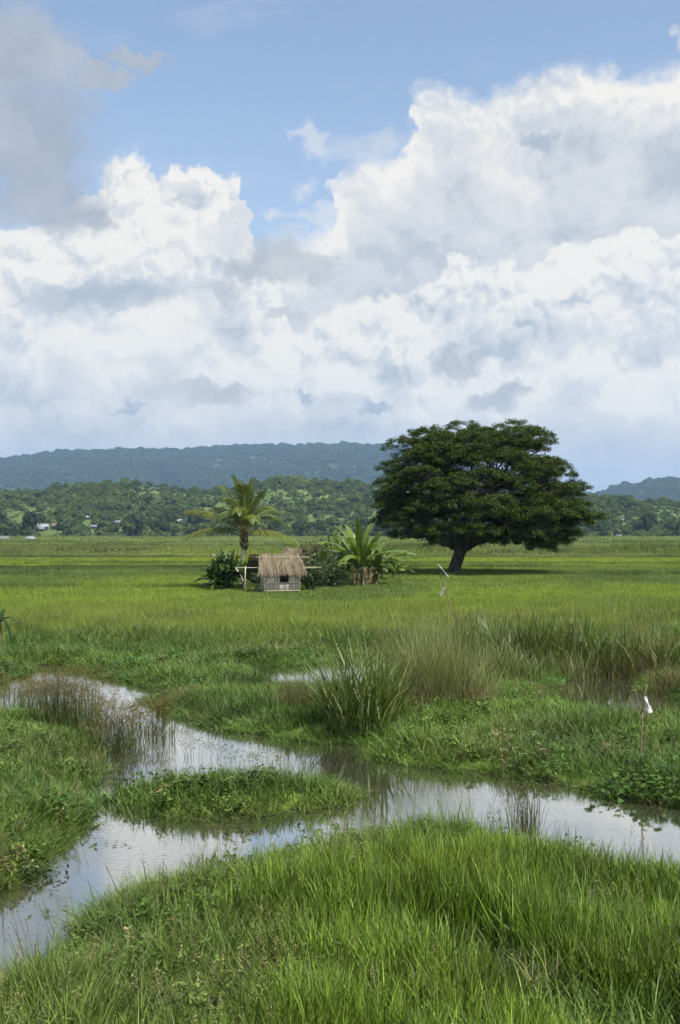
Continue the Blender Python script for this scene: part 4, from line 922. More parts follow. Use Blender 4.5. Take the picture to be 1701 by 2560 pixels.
def hut():
    p = at(698, 1481, 0.36); yaw = R(13); root = empty('bamboo_hut', (p[0], p[1] + 0.75, p[2]), yaw, 'small bamboo field hut with thatched straw roof and dark window', 'hut')
    W, D, H = 1.02, 0.80, 1.36; z0 = 0.03
    mesh_cache = {}
    def slat(x, y, za, zb, side=False, i=0):
        key = (round(zb - za, 2), side, i % 5)
        if key not in mesh_cache:
            b = MB(); h = zb - za; ww = 0.052
            b.box((0, 0, h / 2), (0.014, ww, h) if side else (ww, 0.014, h), a=(i % 5) / 4.0); b.box((0, -0.009 if not side else 0, h / 2), (0.016, .018, h * .995) if side else (0.018, .016, h * .995), a=(i % 5) / 4.0); mesh_cache[key] = b.mesh('slat', M_SLAT)
        obj('slat', mesh_cache[key], root, (x, y, za), (rng.normal(0, .004), rng.normal(0, .006), 0))
    n = 36
    for i in range(n):
        x = -W + (i + .5) * 2 * W / n
        if -0.14 < x < 0.39: slat(x, -D, z0, 0.56, i=i * 3)
        else: slat(x, -D, z0 - rng.uniform(0, .03), H, i=i * 3 + i // 7)
    for sx in (-1, 1):
        for i in range(26): slat(sx * W, -D + (i + .5) * 2 * D / 26, z0, H, True, i=i * 2)
    b = MB(); b.box((0, D, (H + .1) / 2 + z0 / 2), (2 * W - .05, .03, H)); b.build('back_wall', M_WOVEN, root)
    b = MB(); b.box((0, -D + .03, .28), (2 * W - .06, .02, .50)); b.build('inner_panel', M_WOVEN, root)
    b = MB(); b.box((0, 0, z0 - .015), (2 * W - .06, 2 * D - .06, .03)); b.build('floor', M_PLANK, root)
    for sx in (-1, 1):
        for sy in (-1, 1):
            b = MB(); b.tube([(sx * (W + .02), sy * (D + .02), -.35), (sx * (W + .02), sy * (D + .02), 1.3)], .045, 8); b.build('corner_post', M_BAMBOO, root, True)
    pole(root, (-W - .05, -D - .045, .545), (W + .09, -D - .045, .56), .026, 'rail')
    pole(root, (-W - .05, -D - .045, .09), (W + .05, -D - .045, .10), .028, 'rail')
    for x in (-.14, .395):
        b = MB(); b.tube([(x, -D - .01, .54), (x, -D - .01, H)], .022, 6); b.build('window_post', M_BAMBOO, root, True)
    # roof: front slope, longer back slope showing past the left gable
    rz, ez = 2.14, 1.23
    thatch_slope(root, (-1.40, -0.99, ez), (1.36, -0.99, ez), (-1.18, 0.04, rz), (1.10, 0.04, rz), 'roof_slope', 3, 620)
    thatch_slope(root, (1.38, 1.20, ez - .05), (-1.85, 1.20, ez - .05), (1.12, 0.10, rz - .01), (-1.72, 0.10, rz - .01), 'roof_slope', 3, 380)
    b = LB()
    for i in range(420):
        x = rng.uniform(-1.19, 1.11); sg = rng.choice([-1, 1]); y0 = .06; zt = rz + .05 + .03 * rng.random(); l = rng.uniform(.18, .34); w = np.array([rng.uniform(.006, .014), 0, 0])
        a_ = np.array([x, y0, zt]); e = a_ + np.array([rng.normal(0, .03), sg * l * .72, -l * .55]); b.add([a_ - w, a_ + w, e + w * .6, e - w * .6], [[0, 1, 2, 3]], a=rng.random())
    b.build('ridge_thatch', M_THATCH, root)['kind'] = 'stuff'
    pole(root, (-1.45, -.26, 2.06), (1.75, -.24, 2.05), .021)
    pole(root, (-2.70, -.50, 1.46), (-1.1, -.45, 1.45), .021); pole(root, (1.05, -.45, 1.48), (2.40, -.50, 1.45), .021)
    pole(root, (.95, -.55, 1.43), (2.10, -.62, 1.41), .018)
    b = MB(); b.tube([(-2.16, -.58, -.3), (-2.15, -.56, .9), (-2.12, -.53, 1.55)], .036, 7); b.build('outer_post', M_BAMBOO, root, True)
    for x0, x1, zz in ((-1.12, -1.55, 1.15), (-1.14, -1.40, .8)):
        pole(root, (x1, -.3, 0), (x0, .1, zz), .03, 'brace', M_STICKDK)
reseed(102); hut()
def shelter():
    p = at(732, 1462, 0.15); root = empty('thatch_shelter', p, R(-8), 'small brown thatched lean-to showing above the hut roof', 'shelter')
    for x in (-.5, .5):
        for y, z in ((-.6, 2.05), (.6, 2.0)): pole(root, (x, y, -.2), (x, y, z), .035, 'post', M_STICKDK)
    thatch_slope(root, (-.75, -.8, 2.02), (.85, -.8, 1.96), (-.55, .2, 2.56), (.60, .2, 2.48), 'roof_slope', 2, 60)
    thatch_slope(root, (.8, 1.0, 1.96), (-.75, 1.0, 2.0), (.60, .22, 2.48), (-.55, .22, 2.56), 'roof_slope', 2, 50)
reseed(103); shelter()
def platform():
    p = at(876, 1462, 0.30); root = empty('plank_platform', p, R(6), 'low weathered plank platform in the shade under the bananas', 'platform')
    for i in range(6): b = MB(); b.box((0, -.3 + i * .12, .42 + .004 * (i % 2)), (1.15, .10, .03), a=rng.random()); b.build('plank', M_PLANK, root)
    for x in (-.5, .5):
        for y in (-.28, .28): b = MB(); b.tube([(x, y, -.1), (x, y, .40)], .04, 6); b.build('leg', M_PLANK, root)
platform()

# ------------------------------------------------------------------ reeds, sedges and tall grass standing in and by the water
def clump(name, px, py, label, cat, grp, m, n, L, w, lean, curl, radius, segs=5, squash=.8, part='leaves', extra=None):
    p = atd(px, py, 0.0); z = float(ground_z([p[0]], [p[1]])[0]); root = empty(name, (p[0], p[1], max(z, -.25)), rng.uniform(0, 6.28), label, cat, grp)
    b = LB(); b.blades(n, L, w, lean, curl, radius, segs, squash); b.build(part, m, root)
    if extra:
        for nm, mm, args in extra: b = LB(); b.blades(*args); b.build(nm, mm, root)
    return root
G_REED = 'reed clumps in the marsh'
DRY = lambda n, h, r: ('dry_leaves', M_REEDPALE, (n, (h * .5, h), (.008, .016), (.1, .9), (.2, 1.8), r, 5))
reseed(203)
clump('reed_clump', 828, 1702, 'big dark green reed clump with long bent leaves at the middle of the channel', 'reeds', G_REED, M_REEDDK, 380, (1.0, 2.2), (.018, .038), (.02, .60), (.05, 1.5), .72, 6, extra=[DRY(25, 1.6, .6)])
clump('reed_clump', 770, 1690, 'arching reed clump leaning left over the water', 'reeds', G_REED, M_REEDDK, 150, (.9, 1.75), (.014, .026), (.05, .6), (.2, 1.5), .45, 6, extra=[DRY(14, 1.3, .5)])
clump('reed_clump', 890, 1690, 'thinner reed clump right of the big dark one', 'reeds', G_REED, M_REEDDK, 150, (.8, 1.6), (.014, .026), (.03, .45), (.1, 1.0), .40, 6, extra=[DRY(16, 1.3, .5)])
for px, py, h, lab in ((1150, 1535, 1.35, 'leftmost reed clump of the bank behind the right pool'), (1200, 1545, 1.45, 'second reed clump from the left behind the right pool'), (1250, 1548, 1.5, 'third reed clump from the left behind the right pool'),
                       (1300, 1550, 1.5, 'fourth reed clump from the left behind the right pool'), (1345, 1552, 1.5, 'upright reed clump above the middle of the right pool'), (1385, 1555, 1.45, 'reed clump with yellowed leaves by the right pool'), (1415, 1556, 1.3, 'low bending reed clump at the end of the reed bank'), (1100, 1520, 1.2, 'reed clump behind the pale tall grass'), (1485, 1545, 1.1, 'reed clump just right of the dead tussock'), (1530, 1556, 1.1, 'reed clump near the right edge behind the pool'), (1575, 1570, 1.0, 'reed clump cut by the right picture edge')):
    clump('reed_clump', px, py, lab, 'reeds', G_REED, M_REED, 190, (h * .5, h * 1.3), (.018, .038), (.02, .42), (.0, 1.3), .75, 5, extra=[DRY(18, h * .9, .6)])
clump('tall_grass_clump', 1010, 1652, 'tall pale straw coloured grass clump right of the dark reeds', 'grass clump', 'tall pale grass clumps', M_REEDPALE, 900, (.9, 2.35), (.006, .011), (.02, .42), (.05, .9), .70, 6, extra=[('green_leaves', M_SEDGE, (160, (.6, 1.3), (.006, .012), (.05, .6), (.1, 1.2), .75, 5)), ('dead_base', M_SEDGEDRY, (200, (.3, .9), (.008, .014), (.1, 1.1), (.1, 1.2), .85, 4))])
clump('tall_grass_clump', 935, 1640, 'shorter pale grass clump just behind the dark reeds', 'grass clump', 'tall pale grass clumps', M_REEDPALE, 480, (.7, 1.7), (.006, .011), (.05, .6), (.1, 1.2), .55, 6, extra=[('green_leaves', M_SEDGE, (120, (.5, 1.2), (.006, .012), (.05, .7), (.1, 1.2), .6, 5))])
clump('tall_grass_clump', 1090, 1640, 'loose dull green grass clump sloping right from the pale one', 'grass clump', 'tall pale grass clumps', M_REEDPALE, 420, (.6, 1.4), (.006, .011), (.1, .7), (.1, 1.2), .75, 5, extra=[('green_leaves', M_SEDGE, (160, (.5, 1.1), (.006, .012), (.05, .7), (.1, 1.2), .8, 5))])
clump('tall_grass_clump', 985, 1560, 'tall grass clump standing behind the pale one', 'grass clump', 'tall pale grass clumps', M_REEDPALE, 340, (.8, 1.8), (.008, .014), (.02, .4), (.05, .8), .8, 5, extra=[('green_leaves', M_REED, (60, (.7, 1.5), (.012, .024), (.03, .4), (.1, .8), .8, 5))])
for px, py, h, lab in ((1062, 1605, 1.25, 'tan and green grass clump between the pale clump and the reed bank'), (1130, 1585, 1.2, 'messy tan grass clump at the left foot of the reed bank'), (1185, 1580, 1.05, 'low messy grass clump before the left reeds'), (955, 1590, 1.5, 'green and straw grass clump behind the thinner reeds'), (1320, 1560, 1.0, 'straw flecked grass at the water below the reed bank'), (1480, 1520, 1.15, 'messy tan grass behind the right end of the reed bank')):
    clump('tall_grass_clump', px, py, lab, 'grass clump', 'tall pale grass clumps', M_REEDPALE, 260, (h * .5, h * 1.1), (.007, .013), (.05, .7), (.1, 1.4), .75, 5, extra=[('green_leaves', M_REED, (190, (h * .5, h * 1.15), (.010, .022), (.03, .6), (.1, 1.4), .8, 5)), ('dead_base', M_SEDGEDRY, (120, (.2, .6), (.008, .014), (.1, 1.2), (.1, 1.2), .8, 4))])
for px, py, w, h, lab, mm in ((55, 1482, .85, .8, 'dark tangled tussock by the left edge of the meadow', M_TUSSOCK), (120, 1470, .7, .9, 'tall green tussock right of the dark tangled one', M_REED), (385, 1465, .7, .8, 'dark green grass tussock in the left meadow', M_TUSSOCK), (555, 1415, .9, .45, 'low dark tussock in the field before the hut', M_TUSSOCK), (230, 1478, .8, .7, 'small green tussock between the two left ones', M_REED),
                              (1455, 1560, .75, .85, 'dark dead tussock standing at the water of the right pool', M_SEDGEDRY), (1545, 1460, 1.2, 1.0, 'dark tall tussock at the right edge of the meadow', M_TUSSOCK), (1440, 1450, 1.3, .85, 'broad green tussock behind the reed bank', M_REED), (1490, 1470, 1.0, .8, 'mixed tussock between the right meadow ones', M_TUSSOCK), (1385, 1440, 1.0, .7, 'green tussock at the far side of the reed bank', M_REED),
                              (560, 1600, .8, .45, 'dark green low tussock on the middle meadow', M_BROADDK), (1080, 1655, .6, .55, 'brownish dry tussock right of the pale grass', M_SEDGEDRY), (690, 1660, .55, .7, 'reddish brown sedge tussock left of the dark reeds', M_SEDGEDRY), (1545, 1600, .6, .75, 'brown tussock by the right pool at the picture edge', M_SEDGEDRY), (960, 1665, .5, .6, 'matted brown tussock under the pale grass', M_SEDGEDRY)):
    clump('grass_tussock', px, py, lab, 'tussock', 'grass tussocks in the meadow', mm, 320, (h * .7, h * 1.55), (.008, .016), (.05, .75), (.1, 1.3), w, 4, part='blades', extra=[('dry_blades', M_REEDPALE, (45, (h * .4, h), (.006, .012), (.1, 1.0), (.1, 1.2), w, 4))])
def sedge(px, py, label, n, h, radius, brown=0.5, dry=0, grp='sedges standing in the water', zoff=0.0, squash=.7, umb=1.0):
    p = atd(px, py, 0.0); z = float(ground_z([p[0]], [p[1]])[0]); root = empty('sedge_clump', (p[0], p[1], max(z, -.2)), 0, label, 'sedge', grp)
    b = LB(); V, F, tip, rn = blades(n, (h * .6, h * 1.05), (.007, .012), (.0, .26), (.0, .45), radius, 6, squash); b.add(V, F, a=rn); b.build('stems', M_SEDGE, root)
    tips = V.reshape(n, -1, 3)[:, -1]; u = LB()
    for t in tips:
        if rng.random() > umb: continue
        m = rng.integers(5, 9); u.blades(m, (.06, .15), (.003, .006), (.6, 1.6), (.0, .8), 0, 3, root=np.tile(t, (m, 1)))
        P = t + rng.normal(size=(14, 3)) * .05 + (0, 0, .01); u.leaves(P, .042, .014, jitter=1.0)
    if u.n: u.build('flower_heads', M_UMBEL if brown else M_SEDGE, root)
    if brown: b = LB(); b.blades(int(n * .55), (h * .35, h * .85), (.009, .016), (.03, .5), (.1, 1.2), radius * 1.15, 5, squash); b.build('leaves', M_REED, root)
    if dry: b = LB(); b.blades(dry, (h * .3, h * .8), (.005, .010), (.05, .6), (.1, .7), radius, 5, squash); b.build('dry_stems', M_SEDGEDRY, root)
reseed(204)
for a in ((120, 1690, 'leftmost brown topped sedge clump standing in the left water', 70, 1.15, .45, 1, 10), (175, 1692, 'dense brown topped sedge clump in the left water', 120, 1.30, .50, 1, 20), (215, 1705, 'sedge clump leaning over the left grass lobe', 70, 1.05, .42, 1, 14),
          (255, 1732, 'brown sedge clump nearest the open water on the left', 70, 1.05, .38, 1, 24), (295, 1735, 'slender sedge clump at the right end of the brown row', 60, 1.10, .30, 1, 22), (375, 1695, 'small sedge clump with a broken straw stalk', 45, .95, .25, 1, 14), (60, 1640, 'faint sedge row at the far left water edge', 60, .85, .8, 1, 6), (25, 1600, 'yellowish sedge clump at the left picture edge', 70, .7, .6, 1, 10),
          (90, 1655, 'short sedge clump between the two left water strips', 90, 0.9, 0.5, 1, 10),
          (140, 1640, 'sedge clump at the back of the left water', 90, 1.0, 0.6, 1, 10),
          (325, 1690, 'thin sedge between the brown row and the small clump', 45, 0.8, 0.3, 1, 8),
          (435, 1745, 'tiny star headed sedge farthest left behind the island', 9, .50, .18, 0, 0), (480, 1752, 'tiny star headed sedge second from left behind the island', 10, .50, .20, 0, 0), (535, 1775, 'star headed sedge behind the island top', 12, .52, .22, 0, 0), (585, 1780, 'star headed sedge group at the middle behind the island', 16, .55, .25, 0, 0), (640, 1782, 'star headed sedge right of the middle group', 12, .52, .22, 0, 0), (695, 1775, 'star headed sedge farthest right behind the island', 9, .48, .20, 0, 0),
          (1210, 1916, 'dark sedge clump with brown dry base at the front bank edge', 70, .95, .20, 0, 60), (1150, 1918, 'small thin sedge left of the dark front clump', 30, .60, .20, 0, 10), (1175, 1800, 'wispy sedge at the far bank behind the front clump', 30, .75, .30, 0, 8),
          (1260, 1635, 'reddish sedge patch at the left end of the right pool', 90, .45, .70, 1, 20), (900, 1560, 'brown headed sedge among the pale grass', 50, 1.3, .6, 1, 8), (1250, 1540, 'brown headed sedge rising from the reed bank', 80, 1.5, 1.3, 1, 8), (1060, 1530, 'brown headed sedge at the left end of the reed bank', 70, 1.45, 1.1, 1, 8), (1450, 1535, 'brown headed sedge above the dead tussock', 60, 1.2, .9, 1, 8), (1530, 1560, 'green sedge clump right of the dead tussock', 90, 1.0, .8, 1, 10), (400, 1640, 'low green sedge at the middle meadow edge', 40, .5, .5, 0, 8)):
    sedge(a[0], a[1], a[2], int(a[3] * (1.7 if a[6] else 1.3)), a[4], a[5], a[6], int(a[7] * 1.2), umb=(.2 if a[0] in (1260, 400, 25) else .75) if a[6] else (.9 if a[4] < .56 else .12))
def broad_leaf_mesh(m, k):
    b = MB(); out = [(0, -.5), (.30, -.42), (.42, -.15), (.34, .15), (.18, .36), (0, .5)]; mid = [(0, .5 * (2 * i / 5 - 1)) for i in range(6)]; cup = .16 + .05 * k
    V = [(0, y, -.10 * (y + .5) ** 2) for _, y in mid]; Q = []
    for sg in (-1, 1):
        o = len(V); V += [(sg * x, y, cup * abs(x) - .10 * (y + .5) ** 2 + .03 * ((i + k) % 2)) for i, (x, y) in enumerate(out)]
        for i in range(5): q = [i, i + 1, o + i + 1, o + i]; Q.append(q if sg < 0 else q[::-1])
    b.add(V, Q, a=k / 4.0); return b.mesh('leaf', m)
BROAD_MESH = {}
def water_plant(px, py, label, n, r, leaf, h, m, grp='broad leaved water plants', squash=.6):
    p = atd(px, py, 0.0); z = float(ground_z([p[0]], [p[1]])[0]); root = empty('water_plant', (p[0], p[1], max(z, 0.0)), 0, label, 'water plant', grp); b = MB(); L = LB()
    for i in range(n):
        a = rng.uniform(0, 6.28); q = r * math.sqrt(rng.random()); s = np.array([q * math.cos(a), q * math.sin(a) * squash, -.03]); e = s + np.array([rng.normal(0, .08), rng.normal(0, .08), h * rng.uniform(.4, 1.1)]); b.tube(bez(s, (s + e) / 2 + rng.normal(0, .03, 3), e, 4), [.006, .005, .004, .003], 3)
        if leaf >= .08:
            for j in range(2 if i % 2 else 1):
                kk = int(rng.integers(0, 5)); key = (m.name, kk)
                if key not in BROAD_MESH: BROAD_MESH[key] = broad_leaf_mesh(m, kk)
                q = leaf * rng.uniform(1.0, 1.7); obj('leaf', BROAD_MESH[key], root, e + rng.normal(size=3) * .05, (rng.normal(.25, .35), rng.normal(0, .35), rng.uniform(0, 6.28)), (q * .8, q, q))
            L.leaves(e + rng.normal(size=(1, 3)) * .06 - (0, 0, .05), leaf * 1.2, leaf * .7, jitter=.55)
        else: L.leaves(e + rng.normal(size=(4, 3)) * .05, leaf * 1.4, leaf * .75, jitter=.55)
    b.build('stems', M_SEDGE, root); L.build('foliage', m, root)
reseed(205)
water_plant(1505, 1830, 'bright broad leaved plants at the foot of the bag stick', 60, .50, .08, .24, M_BROAD)
water_plant(1560, 1852, 'broad leaved plants at the right edge of the far bank', 70, .6, .085, .28, M_BROAD)
water_plant(1440, 1836, 'sparse broad leaved plants trailing left along the far bank', 40, .55, .08, .18, M_BROAD)
water_plant(92, 1902, 'glossy broad leaved plants on the left bank point', 80, .48, .085, .26, M_BROAD)
water_plant(165, 1888, 'trailing dark leaved plants reaching into the water from the left point', 30, .4, .06, .10, M_BROADDK)
water_plant(45, 2022, 'dark trailing leaves at the water edge low on the left', 60, .42, .055, .16, M_BROADDK)
water_plant(290, 1850, 'dark floating leaves at the left tip of the island', 26, .45, .05, .06, M_BROADDK)
water_plant(1300, 1975, 'thin leafy weeds at the front bank right of the dark sedge', 26, .35, .05, .22, M_BROADDK)
water_plant(780, 1950, 'leafy weeds on the front bank edge near the middle', 60, .7, .05, .24, M_BROAD)
water_plant(20, 2300, 'floating straw weeds in the lower left water', 14, .35, .05, .05, M_BROAD)
def taro():
    p = atd(0, 1500, .12); root = empty('broad_leaf_plant', p, 0, 'dark drooping broad leaf plant cut by the left picture edge', 'plant')
    b = MB(); b.tube(bez((0, 0, -.1), (.05, 0, .5), (.02, 0, .95), 6), .035, 6); b.build('stem', M_BANSTEM, root, True)
    for tx, tz, ty in ((.62, .85, 0), (.42, .35, -.2), (-.5, .9, 0), (-.3, .5, .3), (.1, 1.35, .2)): add_leaf(banana_leaf((.02, 0, .93), (tx * .5, ty * .5, 1.28), (tx, ty, tz), .10, .5), M_BROADDK, root)
reseed(104); taro()

# ------------------------------------------------------------------ scare sticks with plastic bags
def px3(px, py, d): return np.array([(px - 850.5) / FPX * d, d, CAM_H - (py - HORIZON) / FPX * d])
def sheet(name, a, b, w0, w1, m, label, cat, bulge=.03, grp='plastic scarers on the sticks'):
    """crumpled hanging plastic: two skins with a little air between"""
    a, b = np.array(a, float), np.array(b, float); n = 9; ax = b - a; sd = np.cross(ax, (0, 1.0, 0)); sd /= np.linalg.norm(sd); V = []; Q = []
    for side in (0, 1):
        for i in range(n):
            t = i / (n - 1); w = (w0 + (w1 - w0) * t) * (1 + .25 * math.sin(t * 9 + side))
            for j in range(5):
                s = j / 4 - .5; y = (bulge * (1 if side else -1)) * (1 - (2 * s) ** 2) * math.sin(math.pi * min(1, t * .9 + .1)) + .012 * math.sin(7 * s * 3 + t * 11)
                V.append(a + ax * t + sd * s * w + np.array([0, y, 0]))
        o = side * n * 5
        for i in range(n - 1):
            for j in range(4): q = [o + i * 5 + j, o + i * 5 + j + 1, o + (i + 1) * 5 + j + 1, o + (i + 1) * 5 + j]; Q.append(q if side else q[::-1])
    for i in range(n - 1):
        for j in (0, 4): Q.append([i * 5 + j, (i + 1) * 5 + j, n * 5 + (i + 1) * 5 + j, n * 5 + i * 5 + j])
    me = raw_mesh(name, V, np.array(Q), [m], True); o = obj(name, me); tag(o, label, cat, grp)
def sticks():
    d = at(1600, 1930, 0.1)[1]; g = 'scare sticks stuck in the marsh'
    root = empty('forked_stick', px3(1600, 1930, d), 0, 'forked dry stick holding a white plastic bag on the right bank', 'stick', g); o = np.array(root.location)
    def branch(nm, pts, r0, r1, m, rt, dd, off): b = MB(); c = np.array([px3(x, y, dd) for x, y in pts]) - off; b.tube(c, np.linspace(r0, r1, len(c)), 7); return b.build(nm, m, rt, True)
    branch('stem', [(1599, 1945), (1601, 1900), (1604, 1850), (1606, 1800), (1606, 1782)], .014, .011, M_STICK, root, d, o)
    br = branch('branch', [(1605, 1788), (1600, 1768), (1594, 1745), (1589, 1723)], .010, .006, M_STICK, root, d, o); branch('twig', [(1589, 1724), (1583, 1726), (1577, 1728)], .008, .005, M_STICK, br, d, o)
    branch('branch', [(1605, 1788), (1608, 1765), (1610, 1748), (1613, 1738), (1618, 1711)], .010, .007, M_STICK, root, d, o)
    sheet('plastic_bag', px3(1613, 1741, d - .03), px3(1626, 1782, d - .05), .03, .075, M_BAGWHITE, 'white plastic bag hanging from the forked stick', 'bag', .03)
    d2 = at(1683, 1913, .1)[1]; root = empty('bent_twig', px3(1683, 1913, d2), 0, 'thin dark crooked twig right of the bag stick', 'stick', g); o = np.array(root.location)
    branch('stem', [(1682, 1925), (1684, 1890), (1685, 1868), (1682, 1845), (1678, 1824)], .012, .009, M_STICKDK, root, d2, o); branch('twig', [(1678, 1824), (1671, 1821), (1665, 1816), (1662, 1805), (1660, 1792)], .008, .004, M_STICKDK, root, d2, o)
    branch('twig', [(1685, 1860), (1688, 1845), (1690, 1838)], .006, .003, M_STICKDK, root, d2, o)
    d3 = at(1139, 1597, .1)[1]; root = empty('leaning_pole', px3(1139, 1597, d3), 0, 'thin leaning bamboo pole with plastic strips before the big tree', 'pole', g); o = np.array(root.location)
    branch('shaft', [(1140, 1605), (1134, 1560), (1127, 1520), (1117, 1482), (1111, 1466), (1104, 1444), (1098, 1420), (1096, 1409)], .024, .014, M_STICK, root, d3, o)
    sheet('plastic_strip', px3(1096, 1411, d3 - .03), px3(1122, 1443, d3 - .1), .038, .028, M_BAGBLUE, 'pale blue plastic strip streaming from the tip of the leaning pole', 'strip', .02)
    sheet('plastic_bag', px3(1111, 1468, d3 - .04), px3(1102, 1489, d3 - .12), .03, .10, M_BAGGREY, 'grey white plastic bag tied halfway up the leaning pole', 'bag', .04)
    for (pa, pb, lab) in (((1442, 1708), (1455, 1738), 'pale straw stalk sticking from the right pool'), ((399, 1846), (425, 1812), 'broken straw stalk leaning in the sedge on the left'), ((1274, 1825), (1266, 1920), 'thin grey twig upright behind the dark front sedge')):
        dd = at(pb[0], max(pb[1], pa[1]) + 12, 0.0)[1]; lo, hi = (pa, pb) if pa[1] > pb[1] else (pb, pa); c = px3(*lo, dd); ro = tag(obj('straw_stalk', None, loc=c), lab, 'stalk', 'stalks in the marsh')
        b = MB(); b.tube(np.array([(0, 0, -.12), np.zeros(3), (px3(*hi, dd) - c) * .5 + (.01, 0, 0), px3(*hi, dd) - c]), [.008, .008, .007, .004], 5); b.build('stalk', M_BAMBOO if 'straw' in lab else M_STICKDK, ro, True)
reseed(105); sticks()

# ------------------------------------------------------------------ far houses, field sheds, trees at the foot of the hills
M_ROOFW = solid('zinc_roof', (0.19, 0.21, 0.23), (0.28, 0.30, 0.32), 2.0, 0.5); M_ROOFR = solid('rust_roof', (0.16, 0.10, 0.08), (0.23, 0.15, 0.12), 2.0, 0.8); M_ROOFG = solid('grey_roof', (0.12, 0.12, 0.13), (0.19, 0.19, 0.20), 2.0, 0.7)
M_WALLC = solid('pale_wall', (0.17, 0.165, 0.15), (0.26, 0.25, 0.23), 1.0, 0.9); M_GLASSDK = solid('dark_opening', (0.02, 0.02, 0.022), (0.04, 0.04, 0.045), 1.0, 0.4); M_WALLB = solid('brown_wall', (0.16, 0.11, 0.08), (0.25, 0.18, 0.13), 1.0, 0.9)
def house(px, py, wpx, hpx, roofm, wallm, label, rz, grp='houses at the foot of the hills', d=None, cat='house', name='far_house'):
    if d is None: x, d, z = find_d(px, py)
    else: x = (px - 850.5) / FPX * d; z = float(ground_z([x], [d])[0])
    k = d / FPX; w, h = wpx * k, hpx * k; dp = w * .7; root = empty(name, (x, d, z), R(rz), label, cat, grp)
    b = MB(); b.box((0, 0, h * .27), (w * .9, dp * .85, h * .6)); b.build('wall', wallm, root)
    r = MB(); a = w * .55; e = dp * .62; t = .12; z1, z2 = h * .52, h
    r.add([(-a, -e, z1), (a, -e, z1), (a * .96, 0, z2), (-a * .96, 0, z2), (-a, e, z1), (a, e, z1), (-a, -e, z1 - t), (a, -e, z1 - t), (a, e, z1 - t), (-a, e, z1 - t)], [[0, 1, 2, 3], [3, 2, 5, 4], [0, 6, 7, 1], [4, 5, 8, 9], [6, 9, 8, 7]], [[0, 3, 4], [1, 5, 2], [0, 4, 9], [0, 9, 6], [1, 7, 8], [1, 8, 5]]); r.build('roof', roofm, root)
    for s in (-.25, .22): b = MB(); b.box((w * s, -dp * .425 - .03, h * .30), (w * .14, .08, h * .24)); b.build('window', M_GLASSDK, root)
    b = MB(); b.box((0, -dp * .425 - .03, h * .2), (w * .11, .08, h * .36)); b.build('door', M_GLASSDK, root)
house(108, 1326, 26, 16, M_ROOFW, M_WALLC, 'white zinc roofed house low on the left hills', 12)
house(141, 1325, 20, 15, M_ROOFR, M_WALLC, 'rust red roofed house right of the white roofed one on the left', -10)
house(217, 1300, 15, 10, M_ROOFW, M_WALLC, 'tiny white house higher up the left hill', 20)
house(302, 1316, 26, 14, M_ROOFG, M_WALLC, 'grey roofed house midway along the tree line on the left', 8)
house(447, 1309, 17, 11, M_ROOFW, M_WALLC, 'small white house left of the palm fronds', -15)
house(500, 1309, 36, 13, M_ROOFW, M_WALLC, 'long white roofed house behind the palm fronds', 6)
house(103, 1330, 16, 12, M_ROOFG, M_WALLB, 'low grey shed before the white roofed house on the left', 0)
house(1559, 1305, 13, 9, M_ROOFW, M_WALLC, 'tiny white roof among the trees right of the big tree', 10)
house(1489, 1320, 18, 10, M_ROOFG, M_WALLC, 'grey roof half hidden beside the big tree', -12)
house(1547, 1344, 14, 8, M_ROOFG, M_WALLC, 'low grey building at the field edge on the right', 4)
house(234, 1322, 16, 10, M_ROOFG, M_WALLC, 'small dull roof beside the banana row on the left', 18)
house(5, 1349, 34, 11, M_ROOFG, M_WALLB, 'grey roofed field shed cut by the left edge', 15, 'field sheds', 430.0, 'shed', 'field_shed')
house(75, 1350, 24, 11, M_ROOFW, M_WALLB, 'tilted pale roofed field shed in the far left field', -35, 'field sheds', 425.0, 'shed', 'field_shed')
M_TRUNKFAR = solid('far_trunk', (0.06, 0.05, 0.04), (0.13, 0.11, 0.09), 1.0, 0.95)
